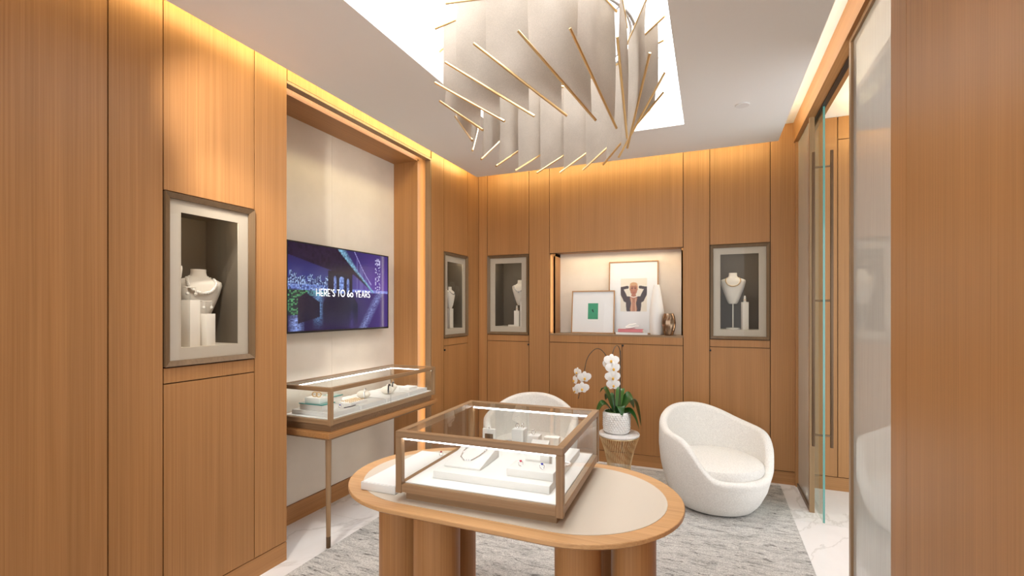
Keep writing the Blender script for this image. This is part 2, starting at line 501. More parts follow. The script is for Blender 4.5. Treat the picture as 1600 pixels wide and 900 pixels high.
# shelf niche in the back wall
YN = 4.93
m = MB(); m.box(NX0 + .035, NX1 - .005, YN, YN + .012, NBZ0, NBZ1 + .016)
m.box(NX0 - .03, NX1 + .03, YB + .03, YB + .13, NBZ1 + .05, NBZ1 + .06)
m.build('niche_back', 'cream_wall', wb, smooth=False)
m = MB()
m.box(NX0 + .02, NX0 + .035, YB + .075, YN, NBZ0, NBZ1 - .02); m.box(NX1 - .02, NX1 - .005, YB + .075, YN, NBZ0, NBZ1 - .02)
m.build('niche_side', 'oak', wb, smooth=False)
MB().box(NX0 + .02, NX1 - .005, YB + .13, YN, NBZ1 + .016, NBZ1 + .026).build('niche_top', 'oak_x', wb, smooth=False)
MB().box(NX0, NX1, YB - .004, YN, NBZ0 - .003, NBZ0 + .014).build('niche_sill', 'bronze_oak_x', wb, smooth=False)
m = MB(); m.box(NX0 - .03, NX0 + .035, YB + .075, YB + .087, NBZ0, NBZ1); m.box(NX1 - .02, NX1 + .03, YB + .075, YB + .087, NBZ0, NBZ1)
m.build('niche_flange', 'oak', wb, smooth=False)
for a, b, c, d in ((NX0 - .022, NX0 - .014, NBZ0 + .02, NBZ1 - .01), (NX1 + .014, NX1 + .022, NBZ0 + .02, NBZ1 - .01)):
    MB().box(a, b, YB + .036, YB + .07, c, d).build('light_strip', 'niche_glow_dim', wb, smooth=False)
MB().box(NX0 + .09, NX1 - .06, YB + .036, YB + .07, NBZ1 + .03, NBZ1 + .042).build('light_strip', 'shelf_glow', wb, smooth=False)

# right wall: oak pier near the camera, oak header, laminated glass, sliding glass door
YP = 2.302
m = MB(); m.box(.675, .80, YF, YP - .012, 0, ZU)
wr = struct(m.build('wall_right', 'dark_gap', smooth=False))
for a, b in ((YF, .1), (.1, 1.0), (1.0, 2.144), (2.144, YP)):
    MB().box(.66, .675, a + .0016, b - (.0016 if b < YP else 0), .0, ZU).build('panel', 'oak', wr, smooth=False)
MB().box(.675, .80, YP - .012, YP, 0, ZU).build('end_panel', 'oak', wr, smooth=False)
MB().box(.66, .78, YP, YB, 2.925, ZU).build('header', 'oak_y', wr, smooth=False)
MB().box(.72, .75, YP, YB, 2.918, 2.925).build('door_track', 'black', wr, smooth=False)
MB().box(.672, .70, YB - .026, YB, 0, 2.925).build('wall_stile', 'oak', wr, smooth=False)
# fixed panes
w1 = struct(MB().box(.692, .704, 4.12, YB - .03, .03, 2.92).build('window_1', 'laminated_glass', smooth=False))
m = MB(); m.box(.682, .714, 4.085, 4.12, 0, 2.925)
m.build('post', 'bronze_oak_z', w1, smooth=False)
m = MB(); m.box(.682, .714, 4.12, YB - .026, 0, .03)
m.build('bottom_rail', 'bronze', w1, smooth=False)
w2 = struct(MB().box(.692, .704, YP, 2.965, .03, 2.9).build('window_2', 'laminated_glass', smooth=False))
MB().box(.68, .716, 2.965, 3.0, 0, 2.925).build('post', 'bronze_oak_z', w2, smooth=False)
MB().box(.68, .716, YP, 2.965, 2.9, 2.925).build('top_rail', 'bronze_oak_y', w2, smooth=False)
MB().box(.68, .716, YP, 2.965, 0, .03).build('bottom_rail', 'bronze', w2, smooth=False)
# glass door with paired pull bars
d1 = struct(MB().box(.729, .741, 3.891, YB - .03, .012, 2.918).build('door_1', 'door_glass', smooth=False))
MB().box(.7285, .7415, 3.885, 3.891, .012, 2.918).build('polished_edge', 'glass_edge', d1, smooth=False)
for sx in (-1, 1):
    x = .735 + sx * .055
    MB().box(x - .009, x + .009, 3.921, 3.939, .53, 2.62).build('pull_bar', 'dark_bronze', d1, bev=.003)
for z in (2.51, 1.564, .613):
    MB().tube([(.68, 3.93, z), (.79, 3.93, z)], .007, 12).build('standoff', 'bronze', d1)

# recessed sprinkler cover and ceiling lamps, some of them unseen and added as fill
tag(MB().lathe([(.0, 0), (.042, 0), (.045, .004), (.045, .008)], 40).build('sprinkler_cover', mat('sprinkler', (.80, .77, .74), .8), loc=(.203, 3.543, ZC - .006)), 'small flat round sprinkler cover on the taupe ceiling', 'sprinkler')
def downlight(x, y, z, label, tx, ty, tz, watt, ang=75):
    t = thing('downlight', label, 'lamp', (x, y, z), 0, 'recessed ceiling lamps')
    MB().lathe([(.05, 0), (.062, -.004), (.062, .0), (.045, .02), (.045, .04)], 24, close=False).build('trim_ring', 'white_paint', t)
    MB().lathe([(.0, .028), (.044, .028), (.044, .03)], 24).build('lens', 'lamp_glow', t)
    l = bpy.data.lights.new('beam', 'SPOT'); l.energy = watt; l.spot_size = math.radians(ang); l.spot_blend = .7
    l.shadow_soft_size = .03; l.color = WARM
    o = bpy.data.objects.new('beam', l); COL.objects.link(o); o.parent = t; o.location = (0, 0, -.012)
    o.rotation_euler = (Vector((tx, ty, tz)) - Vector((x, y, z))).to_track_quat('-Z', 'Y').to_euler()
downlight(-1.7, .9, ZC, 'unseen lamp added to brighten the cream niche wall', -2.72, 2.95, 1.9, 150., 55)  # out of view, added to brighten the cream wall of the niche
downlight(-.15, .75, ZC, 'recessed ceiling lamp over the near end of the table', -.5, 1.9, .7, SPOT_W)
downlight(-1.2, -.5, ZC, 'added fill lamp behind the viewer on the left', -1.4, 1.2, 1., SPOT_W)  # unseen, added as fill from the open front
downlight(.2, -.5, ZC, 'added fill lamp behind the viewer on the right', .4, 1.6, 1., SPOT_W)  # second unseen lamp added as fill from the front
downlight(-1.9, 1.3, ZC, 'unseen lamp added to brighten the marble floor by the left wall', -2.3, 2.7, 0, 85., 60)  # added above the frame to lift the left marble strip
downlight(-1.38, 3.55, 3.33, 'recessed lamp in the far left corner of the luminous tray', -.5, 4.4, .5, 30., 85)
downlight(-.3, 3.55, 3.33, 'recessed lamp in the far right corner of the luminous tray', -.1, 3.9, .2, SPOT_W)

# ------------------------------------------------------------------ rug
m = MB(); m.box(-2.2, .553, -1.0, 4.575, 0, .010)
tag(m.build('rug', 'rug', smooth=False, bev=.003), 'large mottled grey rug under the oval table and armchairs', 'rug')

# ------------------------------------------------------------------ oval table
def stadium(L, w, n=28, p=2.35):
    h = w / 2; s = L / 2 - h; pts = []
    for k in range(2 * n):
        a = -PI / 2 + PI * k / (n - 1) if k < n else PI / 2 + PI * (k - n) / (n - 1)
        sx = s if k < n else -s
        pts.append((sx + h * math.cos(a), h * math.sin(a)))
    return pts
TC = (-.81, 1.878)
t = thing('oval_table', 'oval oak table with cream inlay and curved oak legs on the rug', 'table', (*TC, 0))
LG = .0103
so = stadium(1.45, .83); n = len(so); si = stadium(1.41, .79)
v = [(x, y, .722) for x, y in si] + [(x, y, .735) for x, y in so] + [(x, y, .748) for x, y in so] + [(x, y, .75) for x, y in stadium(1.446, .826)]
MB().add(v, [tuple(reversed(range(n))), tuple(range(3 * n, 4 * n))] + [(q * n + i, q * n + (i + 1) % n, (q + 1) * n + (i + 1) % n, (q + 1) * n + i) for q in range(3) for i in range(n)]).build('table_top', 'oak_top', t)
MB().prism(stadium(1.325, .705), .7495, .7515).build('inlay', 'cream_leather', t, smooth=True)
def curved_leg(cx, cy, r, a0, a1, th=.035):
    n = 14; o = []
    for k in range(n + 1):
        a = a0 + (a1 - a0) * k / n; o.append((cx + r * math.cos(a), cy + r * math.sin(a)))
    for k in range(n, -1, -1):
        a = a0 + (a1 - a0) * k / n; o.append((cx + (r - th) * math.cos(a), cy + (r - th) * math.sin(a)))
    MB().prism(o, LG, .722).build('leg', 'oak', t)
def round_leg(cx, cy, rx, ry):
    MB().prism([(cx + rx * math.cos(2 * PI * k / 28), cy + ry * math.sin(2 * PI * k / 28)) for k in range(28)], LG, .722).build('leg', 'oak', t)
for sx, sy, rx, ry in ((-.485, -.08, .10, .10), (-.226, -.20, .097, .09), (-.32, .12, .098, .10), (.368, -.20, .084, .09), (.47, .12, .09, .10), (.552, -.10, .08, .10)):
    round_leg(sx, sy, rx, ry)

# ------------------------------------------------------------------ glass cases
def showcase(name, label, loc, rz, hx, hy, z0, z1, plinth, mx, my, mz, strips, split=False):
    t = thing(name, label, 'display case', loc, rz)
    r = .026
    for sx in (-1, 1):
        for sy in (-1, 1):
            x, y = sx * (hx - r / 2), sy * (hy - r / 2)
            MB().box(x - r / 2, x + r / 2, y - r / 2, y + r / 2, z0, z1 - r).build('post', mz, t, smooth=False, bev=.0015, seg=1)
    for sy in (-1, 1):
        y = sy * (hy - .014)
        MB().box(-hx, hx, y - .014, y + .014, z1 - r, z1).build('top_rail', mx, t, smooth=False, bev=.0015, seg=1)
        y = sy * (hy - r / 2)
        MB().box(-hx + r, hx - r, y - r / 2 + .002, y + r / 2 - .001, z0 + .004, z0 + .034).build('bottom_rail', mx, t, smooth=False, bev=.0015, seg=1)
        y = sy * (hy - .006)
        MB().box(-hx + r, hx - r, y - .002, y + .002, z0 + .034, z1 - r).build('pane', 'clear_glass', t, smooth=False)
    for sx in (-1, 1):
        x = sx * (hx - .014)
        MB().box(x - .014, x + .014, -hy + .028, hy - .028, z1 - r, z1).build('top_rail', my, t, smooth=False, bev=.0015, seg=1)
        x = sx * (hx - r / 2)
        MB().box(x - r / 2 + .001, x + r / 2 - .002, -hy + r, hy - r, z0 + .004, z0 + .034).build('bottom_rail', my, t, smooth=False, bev=.0015, seg=1)
        x = sx * (hx - .006)
        MB().box(x - .002, x + .002, -hy + r, hy - r, z0 + .034, z1 - r).build('pane', 'clear_glass', t, smooth=False)
    MB().box(-hx + .028, hx - .028, -hy + .028, hy - .028, z1 - .007, z1 - .002).build('pane', 'clear_glass', t, smooth=False)
    if split:
        MB().box(hx - .0085, hx - .0035, -.001, .001, z0 + .034, z1 - r).build('pane_joint', 'silver', t, smooth=False)
    MB().box(-hx + .03, hx - .03, -hy + .03, hy - .03, plinth, z0 + .012).build('plinth', mx, t, smooth=False)
    MB().box(-hx + r + .001, hx - r - .001, -hy + r + .001, hy - r - .001, z0 + .012, z0 + .036).build('deck', 'deck_white', t, smooth=False)
    for (a, b, c, d) in strips:
        MB().box(a, b, c, d, z1 - r - .008, z1 - r).build('light_strip', 'case_glow', t, smooth=False)
    return t
CC = (-.812, 1.888); CR = math.radians(1.9)
H = .338
showcase('table_showcase', 'square glass showcase with bronzed oak frame on the oval table', (*CC, 0), CR, H, H, .783, 1.025, .7516,
         'bronze_oak_x', 'bronze_oak_y', 'bronze_oak_z', [(-H + .03, H - .03, H - .026, H - .012), (-H + .03, H - .03, -H + .012, -H + .022)])
def cloc(x, y, z=.819):
    c, s = math.cos(CR), math.sin(CR)
    return (CC[0] + x * c - y * s, CC[1] + x * s + y * c, z)
ZD = .8192
def inC(mb, name, m, x, y, z, label, cat, bev=.0, rz=0., group=None):
    return tag(mb.build(name, m, bev=bev, loc=cloc(x, y, z), rot=(0, 0, CR + rz)), label, cat, group)
inC(MB().box(-.24, .25, -.235, .27, 0, .030), 'display_platform', 'riser_white', 0.01, 0.0, ZD, 'broad white platform covering the floor of the table showcase', 'platform', .002)
ZP = ZD + .0302
# sloped necklace pad with necklace
def wedge(w, d, h0, h1):
    v = [(-w, -d, 0), (w, -d, 0), (w, d, 0), (-w, d, 0), (-w, -d, h0), (w, -d, h0), (w, d, h1), (-w, d, h1)]
    return MB().add(v, [(3, 2, 1, 0), (4, 5, 6, 7), (0, 1, 5, 4), (1, 2, 6, 5), (2, 3, 7, 6), (3, 0, 4, 7)])
inC(wedge(.082, .10, .008, .05), 'necklace_pad', 'riser_white', -.13, -.075, ZP, 'white sloped jewellery pad at the left of the table showcase', 'jewellery pad', .0015)
pts = [(-.045 + .0 , .075), (-.05, .02), (-.04, -.03), (-.012, -.055), (.018, -.05), (.035, -.01), (.045, .04), (.05, .075)]
m = MB(); m.tube([(x, y, .0298 + y * .21 + .0025) for x, y in pts], .0018, 6)
for i in range(len(pts) - 1):
    for q in (0, .33, .66):
        x = pts[i][0] * (1 - q) + pts[i + 1][0] * q; y = pts[i][1] * (1 - q) + pts[i + 1][1] * q
        m.ball((x, y, .0298 + y * .21 + .003), .003, 6, 4)
inC(m, 'necklace', 'silver', -.13, -.075, ZP, 'fine silver necklace laid on the sloped white pad', 'necklace')
def ring_mb(r=.010, gem=.0045):
    return MB().torus((0, 0, r), r, .0014, 18, 6, 'y')
def ring(x, y, z, label, gemm, rz=.4, place=None, sc=1., group='gem rings'):
    p = place or cloc(x, y, z)
    t = thing('ring', label, 'ring', p, rz, group)
    MB().torus((0, 0, .0104 * sc), .009 * sc, .0014 * sc, 18, 6, 'y').build('band', 'silver', t)
    MB().ball((0, 0, .0205 * sc), (.0058 * sc, .005 * sc, .0042 * sc), 8, 5).build('gem', gemm, t, smooth=False)
    return t
inC(MB().box(-.095, .095, -.055, .055, 0, .03), 'ring_riser', 'riser_white', .165, -.13, ZP, 'low white block with rings at the front right of the table showcase', 'riser', .0015)
ring(.115, -.145, ZP + .0302, 'ring with red gem on the low white block', 'ruby')
ring(.205, -.15, ZP + .0302, 'ring with blue gem on the low white block', 'sapphire', .2)
inC(MB().box(-.02, .02, -.02, .02, 0, .07), 'ring_block', 'riser_white', .19, -.045, ZP, 'white cube block standing behind the blue gem ring', 'block', .001)
ring(.19, -.045, ZP + .0702, 'clear gem ring on the cube behind the blue gem ring', 'silver', .9)
m = MB()
for k in range(22):
    a = 2 * PI * k / 22; m.ball((.028 * math.cos(a), .022 * math.sin(a), .004), .004, 6, 4)
inC(m, 'bracelet', 'silver', .245, .03, ZP, 'sparkling silver bracelet lying at the right inside the table showcase', 'bracelet')
inC(wedge(.04, .05, .01, .07), 'earring_wedge', 'riser_white', .12, .06, ZP, 'steep white wedge in the middle of the table showcase', 'jewellery pad', .001)
inC(MB().box(-.028, .028, -.028, .028, 0, .098), 'ring_block', 'riser_white', .0, .16, ZP, 'tallest white block at the back of the table showcase', 'block', .001)
ring(-.01, .16, ZP + .0982, 'pale gem ring at the left of the tallest white block', 'silver', .3)
ring(.014, .165, ZP + .0982, 'pale gem ring at the right of the tallest white block', 'silver', 1.2)
inC(MB().box(-.026, .026, -.026, .026, 0, .075), 'ring_block', 'riser_white', .075, .16, ZP, 'shorter white block right of the tallest block in the table showcase', 'block', .001)
ring(.068, .16, ZP + .0752, 'clear gem ring on the shorter block', 'silver', .1)
inC(MB().box(-.035, .035, -.02, .02, 0, .066), 'ring_block', 'paper', .15, .19, ZP, 'wide cream block at the back right of the table showcase', 'block', .001)
# small easel card with earrings
tc_ = thing('earring_card', 'small white card with dark centre and two earrings, back left of the showcase', 'card', cloc(-.165, .19, ZP), CR)
MB().box(-.034, .034, -.005, .005, 0, .075).build('card', 'riser_white', tc_, smooth=False)
MB().box(-.022, .020, -.0065, -.005, .016, .052).build('dark_centre', 'dark_bronze', tc_, smooth=False)
for x in (-.018, .018):
    MB().ball((x, -.011, .022), (.005, .004, .009), 8, 5).build('earring', 'pearl', tc_)
MB().ball((0, 0, .079), .005, 8, 5).build('hook', 'silver', tc_)
m = MB(); m.torus((0, 0, .006), .04, .003, 22, 6); m.torus((.01, .01, .012), .034, .003, 22, 6)
inC(m, 'bangle_pair', 'silver', -.085, .2, ZP, 'pair of thin bangles beside the small earring card', 'bangle')
# flat tray beside the case
tb = thing('document_tray', 'flat white tray on the table left of the showcase', 'tray', (-1.262, 1.83, .752), .02)
MB().box(-.085, .085, -.25, .22, 0, .032).build('tray_body', 'riser_white', tb, bev=.002)
MB().box(-.078, .078, -.243, .213, .032, .034).build('tray_pad', 'deck_white', tb, smooth=False)
ring(0, 0, 0, 'small ring with pink gem on the white tray beside the showcase', 'ruby', .2, (-1.21, 2.0, .7862))

# ------------------------------------------------------------------ wall console with glass case
t = thing('wall_console', 'oak shelf on a slim leg under the television', 'console', (-2.44, 2.9, 0))
MB().box(-.265, .275, -.645, .615, .700, .735).build('shelf', 'oak_y', t, smooth=False, bev=.003)
MB().box(-.26, .255, -.62, .59, .685, .700).build('under_rail', 'bronze_oak_y', t, smooth=False)
MB().lathe([(.0105, .012), (.0105, .075), (.0135, .077), (.0185, .69)], 18).build('leg', 'bronze_oak_z', t, loc=(.235, -.605, 0))
MB().lathe([(.014, 0), (.014, .07), (.0115, .075)], 18).build('leg_ferrule', 'dark_bronze', t, loc=(.235, -.605, .0101))
KX, KY = .225, .605
showcase('wall_showcase', 'long glass showcase on the wall console under the television', (-2.385, 2.872, 0), 0, KX, KY, .778, 1.015, .7352,
         'bronze_oak_x', 'bronze_oak_y', 'bronze_oak_z', [(-KX + .012, -KX + .026, -KY + .03, KY - .03), (-KX + .03, KX - .03, KY - .024, KY - .012)], True)
def kl(x, y, z): return (-2.385 + x, 2.872 + y, z)
KZ = .8142
for i, (y, lab) in enumerate(((-.415, 'nearest white tray'), (-.135, 'second white tray from the near end'), (.145, 'third white tray from the near end'), (.425, 'farthest white tray'))):
    tag(MB().box(-.165, .175, -.128, .128, 0, .028).build('jewellery_tray', 'riser_white', bev=.0015, loc=kl(0, y, KZ)), lab + ' in the wall showcase', 'tray', 'trays in the wall showcase')
for i, (y, lab) in enumerate(((-.275, 'near'), (.005, 'middle'), (.285, 'far'))):
    tag(MB().box(-.011, .011, -.009, .009, 0, .026).build('price_cube', 'deck_white', bev=.001, loc=kl(.168, y, KZ)), 'tiny white cube in the %s gap between trays of the wall showcase' % lab, 'cube', 'cubes between the trays')
KT = KZ + .0282
def stack_box(y, x, z, hx, hy, h, label):
    t = thing('jewellery_box', label, 'box', kl(x, y, z), .0)
    MB().box(-hx, hx, -hy, hy, 0, h).build('box_body', 'paper', t, bev=.001)
    MB().box(-hx - .004, hx + .004, -hy - .004, hy + .004, h, h + .006).build('glass_lid', 'teal_glass', t, smooth=False)
stack_box(-.47, -.02, KT, .095, .055, .038, 'lower cream box with teal glass lid at the near end of the wall showcase')
tag(MB().box(-.07, .06, -.042, .042, 0, .034).build('jewellery_box', 'paper', bev=.001, loc=kl(-.02, -.465, KT + .0442)), 'upper cream box stacked on the teal glass lid', 'box')
for i, (dx, lab) in enumerate(((-.02, 'left'), (.015, 'right'))):
    tag(MB().torus((0, 0, .017), .015, .0035, 18, 8, 'y').build('gold_ring', 'gold', loc=kl(-.02 + dx, -.47, KT + .0784), rot=(0, 0, .6)), '%s of two broad gold rings on the upper cream box' % lab, 'ring', 'broad gold rings')
stack_box(-.28, -.10, KT, .05, .075, .045, 'cream box with teal glass lid at the back of the wall showcase')
# ring cushion with rows of gold rings
tr_ = thing('ring_cushion', 'white cushion set with rows of small gold rings', 'ring tray', kl(.06, -.22, KT), .0)
wedge(.06, .085, .016, .016).build('cushion', 'deck_white', tr_, bev=.002)
for i in range(3):
    for j in range(7):
        MB().torus((-.035 + .035 * i, -.066 + .022 * j, .0175), .008, .0022, 12, 6, 'x').build('gold_ring', 'gold', tr_)
def cuff(y, x, z, label, m_, sc=1.):
    t = thing('cuff_pillow', label, 'bracelet', kl(x, y, z), .5, 'bracelets on pillows')
    MB().ball((0, 0, .030 * sc), (.05 * sc, .036 * sc, .030 * sc), 16, 8).build('pillow', 'velvet_white', t)
    m = MB()
    for k in range(17):
        a = -.5 + (PI + 1.) * k / 16
        m.ball((.012, .041 * sc * math.cos(a), .033 * sc + .036 * sc * math.sin(a)), .0065 * sc, 6, 4)
    m.build('bracelet', m_, t)
cuff(-.05, .01, KT, 'silver bracelet on the pillow nearest the gold ring cushion', 'silver')
cuff(.17, .06, KT, 'black stone bracelet on a white pillow in the wall showcase', 'black_pearl', 1.05)
cuff(.34, -.03, KT, 'black and silver bracelet on the pillow near the far end', 'black_pearl', .9)
ring(0, 0, 0, 'small blue gem ring at the near front of the wall showcase', 'sapphire', .3, kl(.10, -.39, KT))
ring(0, 0, 0, 'small clear gem ring beside the lower cream box', 'silver', .9, kl(.06, -.33, KT))
tag(MB().tube([(0, -.05, .003), (.02, 0, .004), (.01, .05, .003)], .003, 8).build('chain_bracelet', 'black_pearl', loc=kl(.13, -.335, KT)), 'thin dark bracelet lying on the nearest white tray', 'bracelet')
tag(MB().box(-.05, .05, -.06, .06, 0, .02).build('jewellery_pad', 'deck_white', bev=.002, loc=kl(.07, .43, KT)), 'flat white pad at the far end of the wall showcase', 'jewellery pad')

# ------------------------------------------------------------------ television
TY = (2.375, 3.478); TZ = (1.336, 1.978); TXF = -2.652
tv = thing('television', 'flat television on the cream niche wall showing a night bridge', 'television', (TXF, sum(TY) / 2, TZ[0]))
hw = (TY[1] - TY[0]) / 2; th = TZ[1] - TZ[0]
MB().box(-.035, -.002, -hw, hw, 0, th).build('housing', 'black', tv, bev=.003)
MB().box(-.068, -.035, -.25, .25, .15, .5).build('wall_mount', 'black', tv, smooth=False)
m = MB()
for a, b, c, d in rects(-hw, hw, 0, th, [(-hw + .009, hw - .009, .014, th - .009)]): m.box(-.002, .004, a, b, c, d)
m.build('bezel', 'black', tv, smooth=False)
rn = random.Random(3)
bld = []; x = 0.
while x < .42:
    w_ = rn.uniform(.012, .03); bld.append((x, x + w_, rn.uniform(.56, .66) + (.06 if rn.random() < .25 else 0))); x += w_
hsh = lambda a, b: (math.sin(a * 127.1 + b * 311.7) * 43758.5453) % 1
def lerp(a, b, t): return tuple(p + (q - p) * t for p, q in zip(a, b))
def clamp(x): return max(0., min(1., x))
def tvcol(u, v):
    HZ = .47                                                     # waterline
    dark = srgb(18, 12, 40)
    if v >= HZ:
        c = lerp(srgb(52, 66, 142), srgb(34, 34, 92), clamp((v - HZ) / .35))
        c = lerp(c, lerp(srgb(96, 66, 158), srgb(58, 44, 116), clamp((v - HZ) / .5)), clamp((u - .50) / .3))
        for a, b, h in bld:                                      # lit towers on the left
            if a <= u < b and v < h:
                q = hsh(int(u * 120), int(v * 70)); c = lerp(srgb(30, 40, 96), srgb(176, 208, 255), clamp(q * 1.7 - .75))
        if u < .36 and v < HZ + .07: c = lerp(c, srgb(120, 150, 235), .75 * hsh(int(u * 70), int(v * 60)))
        if u > .58 and v < HZ + .035: c = lerp(c, srgb(150, 170, 245), .35 + .5 * hsh(int(u * 60), int(v * 60)))
        # suspension cable with lamps
        cab = 1.02 - (u - .60) * 2.5 + max(0, u - .66) ** 2 * 3.0
        if .60 < u < .80 and abs(v - cab) < .008: c = srgb(170, 165, 225)
        if .60 < u < .82 and v < cab and hsh(int(u * 90), 5) > .72: c = lerp(c, srgb(110, 110, 180), .45)
    else:
        c = lerp(srgb(30, 20, 66), srgb(64, 46, 118), clamp((u - .45) / .5))
        h = hsh(int(u * 90), int(v * 110))
        for cx, w_, cc, k0 in ((.07, .07, srgb(150, 175, 245), clamp((.22 - v) / .1)), (.255, .055, srgb(120, 170, 225), clamp(v / .25)), (.90 - (HZ - v) * .42, .06, srgb(150, 165, 225), .8), (.58, .03, srgb(90, 80, 170), .5)):
            c = lerp(c, cc, clamp(1 - abs(u - cx) / w_) * (.15 + .85 * h) * k0)
        if u < .16 and .18 < v: c = lerp(srgb(16, 34, 46), srgb(90, 170, 110), clamp(hsh(int(u * 70), int(v * 60)) * 1.6 - .7))
        if .16 < u < .34 and v > .40: c = lerp(c, srgb(110, 190, 190), .6 * h)
        if .08 < u < .27 and v < .44 - abs(u - .15) * .9 and v > .05 + u * .4: c = lerp(dark, srgb(26, 20, 50), h)
    # bridge deck seen from below
    top = 1.3 if u < .44 else 1.02 - (u - .44) * 1.42
    bot = .86 - u * .36 if u < .42 else .709 - (u - .42) * .05 if u < .60 else .70 - (u - .60) * 1.02
    if u < .82 and min(bot, top - .02) < v < top: c = lerp(dark, srgb(34, 24, 62), .6 * hsh(int(u * 50), int((v - bot) * 26)))
    if .44 < u < .82:                                            # lit lattice along the roadway
        k = v - top; w_ = .10 * clamp((.66 - u) / .2) + .03
        if -.03 < k < w_: c = lerp(c, srgb(150, 214, 245), clamp(1 - abs(k) / w_) * (.25 + .75 * hsh(int(u * 110), int(v * 70))))
    # pier with three arches and its mirror image
    if .345 < u < .585 and HZ - .04 < v < .72:
        c = dark
        for ax, aw, ah in ((.41, .014, .66), (.475, .024, .66), (.54, .014, .64)):
            if abs(u - ax) < aw and HZ - .02 < v < ah - (abs(u - ax) / aw) ** 2 * .03: c = lerp(srgb(46, 60, 140), srgb(150, 185, 250), (.9 if ax == .475 else .6) * hsh(int(u * 130), int(v * 46)))
    if v <= HZ - .04 and abs(u - .47) < .125 + .05 * clamp((HZ - .04 - v) / .12): c = lerp(c, dark, .85 if v > .25 else .85 * clamp(v / .25))
    if .845 < u < .905 and HZ < v < .95 and hsh(int(u * 110), int(v * 60)) > .70: c = srgb(190, 184, 226)
    return c
me = vcol_grid('screen', 240, 135, lambda u, v: (.0005, -hw + .009 + u * (2 * hw - .018), .014 + v * (th - .023)), tvcol, MATS['screen_print'])
link('screen', me, tv)
# caption in thin geometric capitals, drawn as strokes
GL = {
 'H': (.62, [[(0, 0), (0, 1)], [(.62, 0), (.62, 1)], [(0, .38), (.62, .38)]]),
 'E': (.42, [[(.42, 0), (0, 0), (0, 1), (.42, 1)], [(0, .38), (.36, .38)]]),
 'R': (.50, [[(0, 0), (0, 1), (.22, 1), (.42, .92), (.47, .72), (.42, .5), (.22, .40), (0, .40)], [(.24, .40), (.5, 0)]]),
 "'": (.06, [[(.05, 1.02), (.02, .80)]]),
 'S': (.42, [[(0, .12), (.1, .02), (.24, 0), (.38, .07), (.42, .22), (.34, .38), (.1, .58), (.03, .76), (.1, .93), (.22, 1), (.38, .94)]]),
 'T': (.5, [[(.25, 0), (.25, 1)], [(0, 1), (.5, 1)]]),
 'O': (.85, [[(.425 + .425 * math.cos(k * PI / 12), .5 + .5 * math.sin(k * PI / 12)) for k in range(25)]]),
 '6': (.46, [[(.40, .98), (.14, .62), (.02, .34)], [(.23 + .22 * math.cos(k * PI / 8), .23 + .23 * math.sin(k * PI / 8)) for k in range(17)]]),
 '0': (.58, [[(.29 + .29 * math.cos(k * PI / 10), .31 + .31 * math.sin(k * PI / 10)) for k in range(21)]]),
 'Y': (.58, [[(0, 1), (.29, .42), (.58, 1)], [(.29, .42), (.29, 0)]]),
 'A': (.62, [[(0, 0), (.31, 1), (.62, 0)], [(.13, .32), (.49, .32)]]),
}
def stroke_text(txt, h, wd, place=None, gap=.25):
    x = 0.
    for ch in txt:
        if ch == ' ': x += .36; continue
        w_, st = GL[ch]; m = MB()
        for pl in st:
            for (a, b), (c, d) in zip(pl, pl[1:]):
                dx, dy = c - a, d - b; l = math.hypot(dx, dy); nx, ny = -dy / l * wd / 2, dx / l * wd / 2; ex, ey = dx / l * wd * .35, dy / l * wd * .35
                q = [(a - ex + nx, b - ey + ny), (a - ex - nx, b - ey - ny), (c + ex - nx, d + ey - ny), (c + ex + nx, d + ey + ny)]
                m.add([(0, (x + p[0]) * h, p[1] * h) for p in q], [(0, 1, 2, 3)])
        if place: m.build('letter', 'letter_white', tv, smooth=False, loc=place)
        x += w_ + gap
    return x
hh = .60 / stroke_text("HERE'S TO 60 YEARS", 1., .115)
stroke_text("HERE'S TO 60 YEARS", hh, .115, (.0018, -.285, .268))

